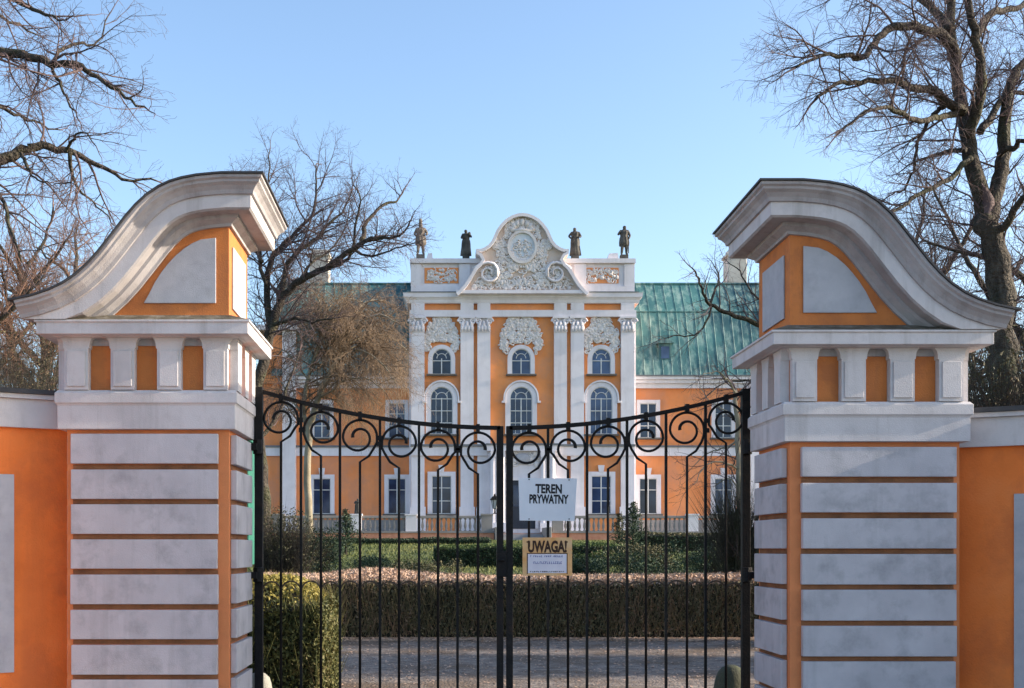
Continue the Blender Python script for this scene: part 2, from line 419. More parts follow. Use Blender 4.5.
def pillar(side, xin, W, Y0, dz, label):
    D = .90; Y1 = Y0 + D
    X = lambda u: xin + side * u
    root = thing('gate_pillar', label, 'gate pillar', (X(W / 2), Y0 + D / 2, 0), 'gate pillars with swept crowns')
    ub = lambda mb, a, b, y0, y1, z0, z1: mb.box(min(X(a), X(b)), max(X(a), X(b)), y0, y1, z0 + dz, z1 + dz)
    # shaft
    b = MB(); ub(b, 0, W, Y0, Y1, -dz, 2.58); b.build('shaft', M['rust'], root)
    # rusticated bands
    b = MB(); zt, pit, gap, edge = 2.535, .2885, .046, .085
    k = 0
    rows = []; rj = random.Random(int(W * 1000))
    while zt - k * pit > .25:
        z1 = zt - k * pit; rows.append((z1 - pit + gap, z1)); k += 1
    for z0, z1 in rows:
        t = .055
        jt = lambda: rj.uniform(-.004, .004)
        z0 += jt(); z1 += jt()
        ub(b, edge + jt(), W - .045 + jt(), Y0 - t + jt(), Y0 - .002, z0, z1); ub(b, edge, W - .045, Y1 + .002, Y1 + t, z0, z1)
        for uu in ((-t, -.002), (W + .002, W + .025)):
            ub(b, uu[0], uu[1], Y0 + edge * .8, Y1 - edge * .5, z0, z1)
    b.build('rustication', M['white_block'], root, bevel=.006)
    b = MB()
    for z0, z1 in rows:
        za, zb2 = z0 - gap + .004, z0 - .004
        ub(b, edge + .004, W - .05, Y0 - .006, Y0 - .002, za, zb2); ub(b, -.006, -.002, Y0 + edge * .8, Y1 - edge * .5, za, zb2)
    b.build('joint_shade_bands', M['joint_shade'], root)  # dark strips painting in the groove shade, along with some grime
    # plinth
    b = MB(); ub(b, -.06, W + .06, Y0 - .09, Y1 + .09, .0, .22); b.build('plinth', M['panel'], root, bevel=.01)
    # architrave band + little base moulding
    b = MB()
    ring_profile(b, 0, W, Y0, Y1, [(.02, 2.575), (.062, 2.577), (.062, 2.768), (.07, 2.785), (.08, 2.79), (.08, 2.872), (.06, 2.895), (-.02, 2.897)], lambda u: X(u))
    for i in range(len(b.v)): b.v[i] = (b.v[i][0], b.v[i][1], b.v[i][2] + dz)
    b.build('architrave', M['white'], root, bevel=.004)
    # frieze core
    b = MB(); ub(b, .0, W, Y0 - .0, Y1, 2.89, 3.33); b.build('frieze', M['orange'], root)
    # frieze pilasters
    hw, pitch = .0975, (W - .195) / 3
    n = 4
    first = (W - (n - 1) * pitch) / 2

    def outline(c, h0=hw):
        fl = h0 + .05
        zz = [(h0, 2.898), (h0, 3.235), (h0 + .008, 3.237), (h0 + .010, 3.252)]
        for a in range(1, 7):
            q = a / 6 * math.pi / 2
            zz.append((h0 + .010 + (fl - h0 - .010) * (1 - math.cos(q)), 3.252 + .074 * math.sin(q)))
        return [(c + d, z) for d, z in zz] + [(c - d, z) for d, z in reversed(zz)]
    for i in range(n):
        c = first + i * pitch
        for ya, yb, yc in ((Y0 - .075, Y0 - .001, Y0 - .088), (Y1 + .001, Y1 + .075, Y1 + .088)):
            b = MB(); b.prism([(X(u), z + dz) for u, z in outline(c)], ya, yb)
            b.build('frieze_pilaster', M['white'], root)
            if ya < Y0:
                q = MB(); ub(q, c - hw + .022, c + hw - .022, yc, ya - .001, 2.925, 3.215); q.build('raised_panel', M['white'], root, bevel=.003)
                if i < n - 1:
                    q = MB(); ub(q, c + hw + .002, c + pitch - hw - .002, Y0 - .014, Y0 - .001, 3.268, 3.325); q.build('niche_shade', M['cornice'], root)  # added grey strip, painting in the shade under the frieze arch
    cs = [.0975 + j * (D - .195) / 2 for j in range(3)]
    pit_s = (D - .224) / 2
    for c in cs:
        for u0 in (-.075, W + .001):
            b = MB(); fl = outline(0, .085)
            pts = [(Y0 + c + d, z + dz) for d, z in fl]
            n2 = len(pts); bb = len(b.v)
            xa, xb = X(u0), X(u0 + .074)
            b.v += [(xa, y, z) for y, z in pts] + [(xb, y, z) for y, z in pts]
            b.f.append(tuple(range(n2))); b.f.append(tuple(range(2 * n2 - 1, n2 - 1, -1)))
            for i in range(n2):
                j = (i + 1) % n2; b.f.append((i, n2 + i, n2 + j, j))
            b.build('frieze_pilaster', M['white'], root)
    # lower cornice
    b = MB()
    ring_profile(b, 0, W, Y0, Y1, [(-.02, 3.326), (.10, 3.327), (.11, 3.333), (.19, 3.335), (.19, 3.428), (.205, 3.43), (.205, 3.447), (.02, 3.52), (-.02, 3.525)], lambda u: X(u))
    for i in range(len(b.v)): b.v[i] = (b.v[i][0], b.v[i][1], b.v[i][2] + dz)
    ob = b.build('lower_cornice', [M['white'], M['moss']], root, bevel=.004)
    for p_ in ob.data.polygons:
        if len(p_.vertices) == 4 and {v // 4 for v in p_.vertices} == {6, 7}: p_.material_index = 1
    # tympanum block
    nn = normals(S_PATH)
    low = [(p[0] - n_.x * .2, p[1] - n_.y * .2) for p, n_ in zip(S_PATH, nn)]
    pts = [(0, 3.50)] + [(0, S_PATH[0][1] - .2)] + [q for q in low if q[1] > 3.52 and q[0] > .02]
    pts.append((pts[-1][0] + .02, 3.50))
    b = MB(); b.prism([(X(u), z + dz) for u, z in pts], Y0, Y1); b.build('tympanum', M['orange'], root)
    # inset panels
    ip = [(.105, 3.62), (.70, 3.62), (.655, 3.70), (.61, 3.79), (.555, 3.875), (.50, 3.945), (.44, 4.01), (.37, 4.07), (.30, 4.115), (.23, 4.145), (.105, 4.16)]
    b = MB(); b.prism([(X(u), z + dz) for u, z in ip], Y0 - .016, Y0 - .002); b.build('inset_panel', M['panel'], root, bevel=.004)
    b = MB(); b.box(min(X(-.016), X(-.002)), max(X(-.016), X(-.002)), Y0 + .13, Y1 - .16, 3.6 + dz, 4.12 + dz); b.build('inset_panel', M['panel'], root, bevel=.004)
    # crown cornice: front sweep, mitred round the inner end, and back again
    rows = []
    zmin = 3.44
    for j, (o, h) in enumerate(CROWN):
        line = []
        for (p, n_) in zip(S_PATH, nn):
            u, z = p[0] - n_.x * h, p[1] - n_.y * h
            line.append((u, max(z, zmin + .0012 * j)))
        row = [(X(u), Y0 - o, z + dz) for u, z in reversed(line)]
        row += [(X(-o), Y0 - o, S_PATH[0][1] - h + dz), (X(-o), Y1 + o, S_PATH[0][1] - h + dz)]
        row += [(X(u), Y1 + o, z + dz) for u, z in line]
        rows.append(row)
    b = MB(); b.sweep(rows)
    m = len(rows[0])
    b.f.append(tuple(j * m for j in range(len(rows)))); b.f.append(tuple(j * m + m - 1 for j in range(len(rows))))
    ob = b.build('crown_cornice', [M['cornice'], M['white']], root, recalc=True)
    for p_ in ob.data.polygons:
        if len(p_.vertices) == 4 and {v // m for v in p_.vertices} == {7, 8}: p_.material_index = 1
    # roof sheet over the swept crown
    b = MB(); o = .335
    top, bot = [], []
    pth = [(-o, S_PATH[0][1])] + S_PATH + [(1.705, 3.574)]
    np_ = normals(pth)
    for (u, z), n_ in zip(pth, np_):
        top.append((u + n_.x * .017, z + n_.y * .017)); bot.append((u + n_.x * .003, z + n_.y * .003))
    loop = [(X(u), z + dz) for u, z in top] + [(X(u), z + dz) for u, z in reversed(bot)]
    n2 = len(loop)
    rows = [[(x, y, z) for x, z in loop] for y in (Y0 - o, Y1 + o)]
    b.sweep(rows, closed=True)
    k = len(top)
    for base in (0, n2):
        for i in range(k - 1):
            b.f.append((base + i, base + i + 1, base + n2 - 2 - i, base + n2 - 1 - i))
    b.build('roof_sheet', M['coping'], root)
    return X


WL, WR, YL, YR = 1.335, 1.37, 9.5, 9.3
XL, XR = -1.744, 2.83
DZR = -.12
pillar(-1, XL, WL, YL, 0, 'orange and white banded pillar left of the gate, crown sweeping down to the left')
pillar(1, XR, WR, YR, DZR, 'orange and white banded pillar right of the gate, crown sweeping down to the right')


# curved side walls
def side_wall(side, xs, ys, dz, label):
    root = thing('garden_wall', label, 'wall', (xs, ys, 0), 'curved orange walls beside the gate pillars')
    Rr, t0, t1, n = 3.0, R(20), R(82), 26

    def arc(off, z, a=0, b=1):
        out = []
        for i in range(n + 1):
            t = t0 + (t1 - t0) * (a + (b - a) * i / n)
            out.append((xs + side * ((Rr - off) * math.sin(t) - Rr * math.sin(t0)), ys - Rr * math.cos(t0) + (Rr - off) * math.cos(t), z))
        return out

    def band(o0, o1, z0, z1, a=0, b=1):
        m = MB(); rows = [arc(o0, z0, a, b), arc(o0, z1, a, b), arc(o1, z1, a, b), arc(o1, z0, a, b)]
        rows.append(rows[0])
        m.sweep(rows)
        m.f.append((0, n + 1, 2 * (n + 1), 3 * (n + 1))); m.f.append(tuple(k * (n + 1) + n for k in range(4)))
        return m
    band(0, -.35, -.1, 2.66 + dz).build('wall_face', M['orange_deep'], root)
    band(.05, -.40, 2.65 + dz, 2.885 + dz).build('cornice', M['white'], root)
    band(.085, -.43, 2.887 + dz, 2.925 + dz).build('moulding', M['white'], root)
    band(.11, -.45, 2.927 + dz, 2.965 + dz).build('coping', M['coping'], root)
    band(.015, .001, .62 + dz, 2.26 + dz, .163 if side < 0 else .165, .5).build('inset_panel', M['panel'], root)
    band(.05, .001, -.1, .25, 0, 1).build('plinth', M['panel'], root)


side_wall(-1, XL - WL + .02, YL + .27, -.05, 'curved bright orange wall with dark coping left of the gate')
side_wall(1, XR + WR - .02, YR + .27, DZR - .10, 'curved brownish orange wall with dark coping right of the gate')

# ------------------------------------------------------------------ wrought iron gate
GY = 10.42
gs = F / GY
gx = lambda px: (px - CX) / gs
gzz = lambda py: H + (CY - py) / gs


def rail_y(px):                                    # sagging top rail, px -> py
    c = 505
    d = abs(px - c)
    return 428.5 - 35.5 * (d / 240.0) ** 2 if d < 260 else 390


def scroll(kx, s, ky, cy):
    """stem with kink at (kx, ky); bends towards side s, then curls over the other way into a spiral."""
    r = 17.0
    cx = kx + 0
    pts = [(kx, 790), (kx, ky + 40), (kx, ky), (kx + s * 9, ky - 6), (kx + s * 14.5, ky - 15), (kx + s * r, cy + 5)]
    for i in range(0, 46):
        t = i / 45 * 545
        rr = r if t < 190 else r - (r - 5.6) * ((t - 190) / 355) ** .75
        ox = 0 if t < 190 else s * -1.5 * (t - 190) / 355
        a = math.radians(t)
        pts.append((cx + ox + s * rr * math.cos(a), cy - rr * math.sin(a)))
    return [(gx(a), GY, max(.1, gzz(b))) for a, b in pts]


def gate_leaf(outer, inner, scrolls, bars, label):
    root = thing('gate_leaf', label, 'gate', ((gx(outer) + gx(inner)) / 2, GY, .0), 'wrought iron gate leaves')
    I = M['iron']
    lo, hi = min(outer, inner), max(outer, inner)
    ow, iw = .036, .030
    b = MB(); b.box(gx(outer) - ow, gx(outer) + ow, GY - ow, GY + ow, .05, gzz(rail_y(outer)) + .035); b.build('hinge_stile', I, root, bevel=.004)
    b = MB(); b.box(gx(inner) - iw, gx(inner) + iw, GY - iw, GY + iw, .05, gzz(rail_y(inner)) + .02); b.build('meeting_stile', I, root, bevel=.004)
    # top rail
    b = MB(); n = 24; rows = []
    for dy, dzz in ((-.03, -.012), (-.03, .022), (.03, .022), (.03, -.012)):
        rows.append([(gx(lo + (hi - lo) * i / n), GY + dy, gzz(rail_y(lo + (hi - lo) * i / n)) + dzz) for i in range(n + 1)])
    rows.append(rows[0]); b.sweep(rows)
    b.build('top_rail', I, root)
    b = MB(); b.box(gx(lo) + .02, gx(hi) - .02, GY - .02, GY + .02, .12, .17); b.build('bottom_rail', I, root)
    for px in bars:
        b = MB(); b.box(gx(px) - .0115, gx(px) + .0115, GY - .0125, GY + .0125, .12, gzz(rail_y(px))); b.build('bar', I, root)
    for px, s, ky in scrolls:
        cy = rail_y(px) + 4.5 + 17
        p = scroll(px, s, ky, cy)
        b = MB(); b.tube(p, .0118, .0118, 6, radii=[.0118] * (len(p) - 10) + [.0118 + .0005 * k for k in range(10)])
        b.build('scroll_bar', I, root, smooth=True)
        b = MB()
        q = gzz(cy)
        b.box(gx(px + s * 19.75) - .021, gx(px + s * 19.75) + .021, GY - .018, GY + .018, q - .028, q + .012)
        b.build('collar', I, root)
        b = MB(); b.box(gx(px) - .016, gx(px) + .016, GY - .034, GY + .034, gzz(rail_y(px)) - .035, gzz(rail_y(px)) + .034); b.build('stud', I, root)
    allb = sorted(list(bars) + [s[0] for s in scrolls] + [lo + 3, hi - 3])
    for a, c in zip(allb, allb[1:]):
        r = (c - a) / 2 / gs; cxx = (gx(a) + gx(c)) / 2; z = gzz(592)
        p = [(cxx + r * math.cos(math.pi * k / 10), GY, z + r * 1.1 * math.sin(math.pi * k / 10)) for k in range(11)]
        b = MB(); b.tube(p, .008, .008, 5); b.build('hoop', M['hoop_iron'], root, smooth=True)
    if outer < inner:
        b = MB(); b.box(gx(496.5), gx(506.5), GY - .045, GY + .045, gzz(577), gzz(551)); b.tube([(gx(503), GY - .10, gzz(560)), (gx(497), GY - .10, gzz(560))], .012, .012, 6); b.tube([(gx(503), GY - .10, gzz(560)), (gx(503), GY - .04, gzz(560))], .012, .012, 6); b.build('lock_case', I, root, bevel=.004)
    # hinges reaching to the pillar
    sgn = -1 if outer < inner else 1
    px_face = XL if sgn < 0 else XR
    for py in (448, 575):
        z = gzz(py); b = MB()
        x0, x1 = sorted((gx(outer), px_face + sgn * .02))
        b.box(x0, x1, GY - .14, GY - .03, z - .03, z + .03)
        b.tube([(gx(outer), GY - .055, z - .06), (gx(outer), GY - .055, z + .07)], .045, .045, 8)
        b.build('hinge', I, root, bevel=.004)
    return root


gate_leaf(259, 500, [(281, 1, 442), (321, -1, 456), (360, 1, 462), (399, -1, 468), (438, 1, 470), (478, -1, 474)], [301, 340, 380, 419, 457.5],
          'left leaf of the black iron gate, scrolled top falling to the right')
gate_leaf(745.5, 509.5, [(529, 1, 474), (568, -1, 470), (608, 1, 469), (646, -1, 464), (687, 1, 457), (726, -1, 443)], [548, 587, 627, 666, 705.5],
          'right leaf of the black iron gate, carrying the notices')


def text_mesh(name, s, x, y, z, size, m, parent, sx=1.0, bold=0, rot=0):
    cu = bpy.data.curves.new(name, 'FONT'); cu.body = s; cu.size = size; cu.align_x = 'CENTER'; cu.align_y = 'CENTER'
    cu.extrude = .0008; cu.offset = bold; cu.resolution_u = 3
    t = bpy.data.objects.new(name, cu); C.objects.link(t)
    bpy.context.view_layer.update()
    me = bpy.data.meshes.new_from_object(t.evaluated_get(bpy.context.evaluated_depsgraph_get()))
    bpy.data.objects.remove(t)
    me.materials.clear(); me.materials.append(m)
    me.transform(Matrix.Translation((x, y, z)) @ Matrix.Rotation(rot, 4, 'Y') @ Matrix.Rotation(R(90), 4, 'X') @ Matrix.Diagonal((sx, 1, 1, 1)))
    o = bpy.data.objects.new(name, me); C.objects.link(o); o.parent = parent
    o.matrix_parent_inverse = Matrix.Translation(-parent.location)
    return o


SY = GY - .03
ss = F / SY
px = lambda v: (v - CX) / ss
pz = lambda v: H + (CY - v) / ss
sg = thing('notice_sign', 'white notice board reading TEREN PRYWATNY wired to the gate bars', 'sign', (px(548), SY, pz(521)))
b = MB(); b.prism([(px(519.5), pz(520.5)), (px(574.5), pz(521)), (px(577), pz(478.5)), (px(518.5), pz(478))], SY - .006, SY); b.build('board', M['sign_white'], sg)
text_mesh('lettering', 'TEREN', px(548.8), SY - .0075, pz(489.3), .112, M['ink'], sg, .72, .0042, R(.8))
text_mesh('lettering', 'PRYWATNY', px(548.5), SY - .0075, pz(499.6), .108, M['ink'], sg, .60, .0042, R(.8))
b = MB()
for a, c in ((529, 479.5), (569, 480), (529, 519), (569, 519)): b.tube([(px(a), SY - .012, pz(c)), (px(a), SY + .02, pz(c))], .006, .006, 6)
b.build('fixing_wire', M['iron'], sg)

sg = thing('warning_sign', 'small yellow edged warning board reading UWAGA below the white notice', 'sign', (px(547), SY, pz(576)))
b = MB(); b.box(px(522.5), px(572), SY - .008, SY, pz(575.5), pz(537.5)); b.build('board', M['sign_yellow'], sg)
b = MB(); b.box(px(527.8), px(566.5), SY - .0095, SY - .0082, pz(573), pz(554)); b.build('panel', M['sign_panel'], sg)
b = MB()
for x0, x1, y0, y1 in ((526.8, 527.7, 553, 574), (566.6, 567.4, 553, 574), (527.7, 566.6, 553, 553.8)): b.box(px(x0), px(x1), SY - .010, SY - .0083, pz(y1), pz(y0))
for x0, x1, y0, y1 in ((526.5, 530, 541.3, 542.6), (528.5, 530, 542.6, 547), (564.5, 567.6, 541.3, 542.6)): b.box(px(x0), px(x1), SY - .010, SY - .0083, pz(y1), pz(y0))
b.build('border_line', M['ink_brown'], sg)
text_mesh('lettering', 'UWAGA!', px(547.3), SY - .0095, pz(547.2), .140, M['ink_brown'], sg, .62, .006)
rng = random.Random(8)
for row, (yy, hh, m) in enumerate(((556.3, 1.6, 'ink_blue'), (562.7, 2.4, 'ink_blue'), (571.6, 1.2, 'ink_brown'))):
    b = MB(); x = 530.0 if row != 1 else 533.5
    end = 563 if row != 1 else 561.5
    while x < end:
        wv = rng.uniform(.35, .6); v = rng.random()
        if v < .12 and row == 0: x += 1.5; continue
        b.box(px(x), px(x + wv), SY - .0106, SY - .0097, pz(yy + hh / 2), pz(yy - hh / 2))
        if v > .3: b.box(px(x), px(x + 1.3), SY - .0106, SY - .0098, pz(yy - hh / 2 + .5), pz(yy - hh / 2))
        if v < .7: b.box(px(x), px(x + 1.3), SY - .0106, SY - .0099, pz(yy + hh / 2), pz(yy + hh / 2 - .5))
        x += rng.uniform(1.6, 2.3)
    b.build('small_print', M[m], sg)

# guard stones, green post
b = MB(); p = at(259, 690, 10.75)
prof = [(.13, 0), (.125, .25), (.11, .34), (.095, .39), (.06, .425), (.03, .44), (.005, .445)]
b.lathe(prof, p.x, p.y, 0, 14, lambda a, z: 1 + .05 * math.sin(2 * a + z * 5)); o = b.build('guard_stone', M['stone'], smooth=True)
tag(o, 'pale rounded guard stone at the foot of the left gate post', 'guard stone', 'guard stones at the gate posts')
b = MB(); p = at(731, 690, 10.85)
b.lathe([(.16, 0), (.155, .25), (.14, .36), (.12, .43), (.08, .475), (.04, .495), (.005, .50)], p.x, p.y, 0, 14, lambda a, z: 1 + .06 * math.sin(2 * a + 1 + z * 4) + .05 * math.sin(5 * a + z * 23) + .03 * math.sin(9 * a - z * 40)); o = b.build('guard_stone', M['stone_dark'], smooth=True)
tag(o, 'dark mossy guard stone at the foot of the right gate post', 'guard stone', 'guard stones at the gate posts')
gp = thing('service_cabinet', 'narrow teal green metal cabinet just behind the left gate pillar', 'cabinet', (-1.93, 10.95, 0))
b = MB(); b.box(-2.25, -1.79, 10.75, 11.1, 1.44, 2.60); b.build('body', M['teal'], gp, bevel=.01)
b = MB(); b.box(-2.27, -1.775, 10.73, 11.12, 2.601, 2.63); b.build('cap', M['teal'], gp)
b = MB(); b.box(-2.2, -1.92, 10.8, 11.05, 0, 1.439); b.build('pedestal', M['stone_dark'], gp)


# ------------------------------------------------------------------ foliage helpers
def leaf_quad(b, p, s, rng, up=0):
    a, e = rng.uniform(0, 6.283), rng.uniform(-1.2, 1.2)
    u = Vector((math.cos(a) * math.cos(e), math.sin(a) * math.cos(e), math.sin(e)))
    v = u.cross(Vector((rng.uniform(-1, 1), rng.uniform(-1, 1), rng.uniform(-1, 1)))).normalized()
    l, wd = s * rng.uniform(.7, 1.3), s * rng.uniform(.35, .6)
    b.quad(p - u * l * .5, p + v * wd * .5, p + u * l * .5, p - v * wd * .5)


def stick(b, p, d, l, r):
    q = p + d * l
    u = d.orthogonal().normalized() * r; v = d.cross(u).normalized() * r
    n = len(b.v)
    b.v += [tuple(p + u), tuple(p - u * .5 + v * .87), tuple(p - u * .5 - v * .87), tuple(q)]
    b.f += [(n, n + 1, n + 3), (n + 1, n + 2, n + 3), (n + 2, n, n + 3)]


def hedge(name, label, x0, x1, y0, y1, zb, h, body, top, nside, ntop, ls, seed, round_r=.3, lump=.06, group=None, sticks=0, stick_m=None, topz=.14):
    """clipped hedge: dark twiggy core, leaves over its faces, differently coloured leaves on top."""
    rng = random.Random(seed)
    root = thing(name, label, 'hedge', ((x0 + x1) / 2, (y0 + y1) / 2, zb if not callable(zb) else zb(y0)), group)
    ZB = zb if callable(zb) else (lambda y: zb)
    wdt, dep = x1 - x0, y1 - y0
    bumps = [(rng.uniform(x0, x1), rng.uniform(y0, y1), rng.uniform(-lump, lump), rng.uniform(.3, 1.0)) for _ in range(int(8 + wdt * dep))]

    def height(x, y):
        e = min(x - x0, x1 - x, y - y0, y1 - y)
        q = max(0, min(1, e / round_r))
        z = h - round_r * (1 - math.sqrt(1 - (1 - q) ** 2))
        for bx, by, a, s in bumps:
            d2 = ((x - bx) ** 2 + (y - by) ** 2) / (s * s)
            if d2 < 4: z += a * math.exp(-d2)
        return z
    # core
    b = MB(); nx, ny = max(6, int(wdt / .25)), max(4, int(dep / .25))
    ins = .06
    rows = []
    for j in range(ny + 1):
        y = y0 + ins + (dep - 2 * ins) * j / ny
        rows.append([(x0 + ins + (wdt - 2 * ins) * i / nx, y, ZB(y) + height(x0 + ins + (wdt - 2 * ins) * i / nx, y) - .07) for i in range(nx + 1)])
    b.sweep(rows)
    per = [rows[0][i] for i in range(nx + 1)] + [rows[j][nx] for j in range(1, ny + 1)] + [rows[ny][i] for i in range(nx - 1, -1, -1)] + [rows[j][0] for j in range(ny - 1, 0, -1)]
    b.sweep([per, [(p[0], p[1], ZB(p[1])) for p in per]], closed=True)
    b.build('twig_core', M['hedge_core'], root, recalc=True)
    # side leaves
    b = MB(); per_l = 2 * (wdt + dep)
    for _ in range(nside):
        s = rng.uniform(0, per_l); ind = abs(rng.gauss(0, .05)) - .03
        if s < wdt: x, y = x0 + s, y0 + ind
        elif s < wdt + dep: x, y = x1 - ind, y0 + s - wdt
        elif s < 2 * wdt + dep: x, y = x0 + s - wdt - dep, y1 - ind
        else: x, y = x0 + ind, y0 + s - 2 * wdt - dep
        hh = height(min(max(x, x0 + .1 * rng.random()), x1 - .1 * rng.random()), min(max(y, y0 + .1 * rng.random()), y1 - .1 * rng.random()))
        z = ZB(y) + rng.random() ** .9 * hh
        k = sstep(h * .75, h, z - ZB(y)) * round_r * .5 * rng.random()
        if s < wdt: y += k
        elif s < wdt + dep: x -= k
        leaf_quad(b, Vector((x, y, z)), ls, rng)
    if sticks:
        for _ in range(sticks):
            x = rng.uniform(x0, x1); z = rng.uniform(.0, h * .75)
            y = y0 - rng.uniform(-.03, .03)
            if rng.random() < .25: x, y = x1 + rng.uniform(-.04, .02), rng.uniform(y0, y1)
            d = Vector((rng.uniform(-.5, .5), rng.uniform(-.3, .1), 1)).normalized()
            stick(b, Vector((x, y, ZB(y) + z)), d, rng.uniform(.15, .45), .006)
    b.build('foliage', body, root, recalc=False)
    b = MB()
    for _ in range(ntop):
        x, y = rng.uniform(x0 + .02, x1 - .02), rng.uniform(y0 + .02, y1 - .02)
        z = ZB(y) + height(x, y) + rng.uniform(-topz, .04) * rng.random() 
        leaf_quad(b, Vector((x, y, z)), ls, rng)
        if sticks and rng.random() < .3:
            stick(b, Vector((x, y, z - .05)), Vector((rng.uniform(-.3, .3), rng.uniform(-.3, .3), 1)).normalized(), rng.uniform(.05, .14), .004)
    b.build('top_growth', top, root, recalc=False)
    return root


# long brown hedge across the drive
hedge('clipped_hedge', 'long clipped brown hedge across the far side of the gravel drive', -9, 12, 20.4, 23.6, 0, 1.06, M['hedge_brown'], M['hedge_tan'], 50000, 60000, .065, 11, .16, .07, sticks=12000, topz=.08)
# near hedge on the left behind the gate
x1 = (319 - CX) * 11.5 / F
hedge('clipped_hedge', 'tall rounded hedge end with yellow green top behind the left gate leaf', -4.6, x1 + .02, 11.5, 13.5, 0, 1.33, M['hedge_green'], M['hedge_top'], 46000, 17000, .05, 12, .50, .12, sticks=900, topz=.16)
b = MB(); rng = random.Random(77)
for _ in range(11000):
    y = 20.3 - abs(rng.gauss(0, .35)) if rng.random() < .6 else rng.uniform(13, 20.3)
    p = Vector((rng.uniform(-3, 8), y, .012 + rng.random() * .02)); a = rng.uniform(0, 6.28); s_ = rng.uniform(.012, .028)
    d1 = Vector((math.cos(a), math.sin(a), rng.uniform(-.3, .3))) * s_; d2 = Vector((-math.sin(a), math.cos(a), rng.uniform(-.3, .3))) * s_ * .6
    b.quad(p - d1, p + d2, p + d1, p - d2)
o = b.build('leaf_litter', M['hedge_tan'], recalc=False); tag(o, 'dry fallen leaves strewn over the gravel drive', 'leaf litter', kind='stuff')
# garden hedges nearer the palace
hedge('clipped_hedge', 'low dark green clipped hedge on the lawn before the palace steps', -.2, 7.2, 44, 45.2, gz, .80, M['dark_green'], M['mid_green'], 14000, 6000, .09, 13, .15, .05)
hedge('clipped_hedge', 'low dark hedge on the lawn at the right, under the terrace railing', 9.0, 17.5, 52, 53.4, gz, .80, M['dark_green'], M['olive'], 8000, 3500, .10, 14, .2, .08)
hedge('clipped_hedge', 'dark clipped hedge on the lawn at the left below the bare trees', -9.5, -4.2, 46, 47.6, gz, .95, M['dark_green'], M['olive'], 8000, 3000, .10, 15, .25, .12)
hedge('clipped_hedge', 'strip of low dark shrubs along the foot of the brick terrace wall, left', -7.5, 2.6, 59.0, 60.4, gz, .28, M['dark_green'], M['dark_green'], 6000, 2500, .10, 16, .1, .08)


def shrub(label, px_, ytop, ybase, Y, wpx, m, seed, n=2600, ls=.10, twigs=300, name='shrub', ragged=.25):
    rng = random.Random(seed)
    c = at(px_, ybase, Y); base = gz(Y) if Y > 12 else 0
    top = at(px_, ytop, Y).z
    hh = top - base; rw = wpx * Y / F / 2
    root = thing(name, label, 'shrub', (c.x, Y, base))
    lob = [(rng.gauss(0, .42), rng.gauss(0, .42), rng.uniform(.25, .85), rng.uniform(.25, .5)) for _ in range(16)] + [(0, 0, .7, .35)]
    b = MB()
    for i in range(n):
        lx, ly, lz, lr = lob[i % len(lob)]
        v = Vector((rng.gauss(0, 1), rng.gauss(0, 1), rng.gauss(0, 1))).normalized() * (rng.random() ** .4)
        x, y, z = lx + v.x * lr, ly + v.y * lr, lz + v.z * lr * .7
        if z < .02 or z > 1.03: continue
        leaf_quad(b, Vector((c.x + x * rw, Y + y * rw, base + z * hh)), ls, rng)
    b.build('foliage', m, root, recalc=False)
    b = MB()
    for i in range(twigs):
        a = rng.uniform(0, 6.28); t = rng.uniform(.1, .75)
        d = Vector((math.cos(a) * t, math.sin(a) * t, 1)).normalized()
        q = Vector((c.x + rng.gauss(0, .2) * rw, Y + rng.gauss(0, .2) * rw, base + rng.uniform(0, .4) * hh))
        stick(b, q, d, hh * rng.uniform(.4, .8), .012)
    b.build('stems', M['bark'], root, recalc=False)
    return root


shrub('grey brown bare shrub clump behind the left gate leaf', 285, 508, 565, 32, 95, M['olive'], 21, 2600, .07, 900)
shrub('dark green shrub between the left hedge and the terrace', 318, 528, 566, 38, 70, M['dark_green'], 22, 3600, .08, 150)
shrub('light green shrub right of the warning sign', 596, 549, 575, 44, 62, M['mid_green'], 23, 3200, .08, 80)
shrub('olive shrub behind the long hedge at the right', 655, 544, 578, 40, 70, M['olive'], 24, 3200, .08, 250)
shrub('broad dark shrub near the right gate post', 712, 538, 578, 38, 90, M['dark_green'], 25, 3800, .08, 250)
shrub('yellow green shrub in the bed below the right railing', 699, 551, 575, 46, 40, M['mid_green'], 26, 1800, .08, 50)
shrub('bare brown shrub beside the right gate pillar', 738, 470, 570, 30, 46, M['olive'], 27, 500, .06, 1100)


def conifer(label, px_, ytop, Y, wpx, seed, m, lean=0, name='conifer'):
    rng = random.Random(seed)
    base = gz(Y); c = at(px_, CY, Y); top = at(px_, ytop, Y).z; hh = top - base; rw = wpx * Y / F / 2
    root = thing(name, label, 'conifer', (c.x, Y, base), 'young conifers on the lawn')
    b = MB(); b.tube([(c.x, Y, base), (c.x, Y, base + hh * .97)], .06, .01, 6); b.build('trunk', M['bark'], root)
    b = MB(); k = int(hh / .10)
    for i in range(k):
        z = base + hh * (.06 + .92 * i / k); rr = rw * (1 - i / k) ** .8 * rng.uniform(.7, 1.1) + .05
        for _ in range(8):
            a = rng.uniform(0, 6.28); d = Vector((math.cos(a), math.sin(a), rng.uniform(.1, .6))).normalized()
            l = rr * rng.uniform(.6, 1.1)
            p0 = Vector((c.x, Y, z))
            stick(b, p0, d, l, .012)
            for _q in range(int(5 + l * 14)):
                t = rng.uniform(.15, 1.02)
                leaf_quad(b, p0 + d * l * t + Vector((rng.gauss(0, .035), rng.gauss(0, .035), rng.gauss(0, .035))), .09, rng)
    b.build('crown', m, root, recalc=False)
    return root


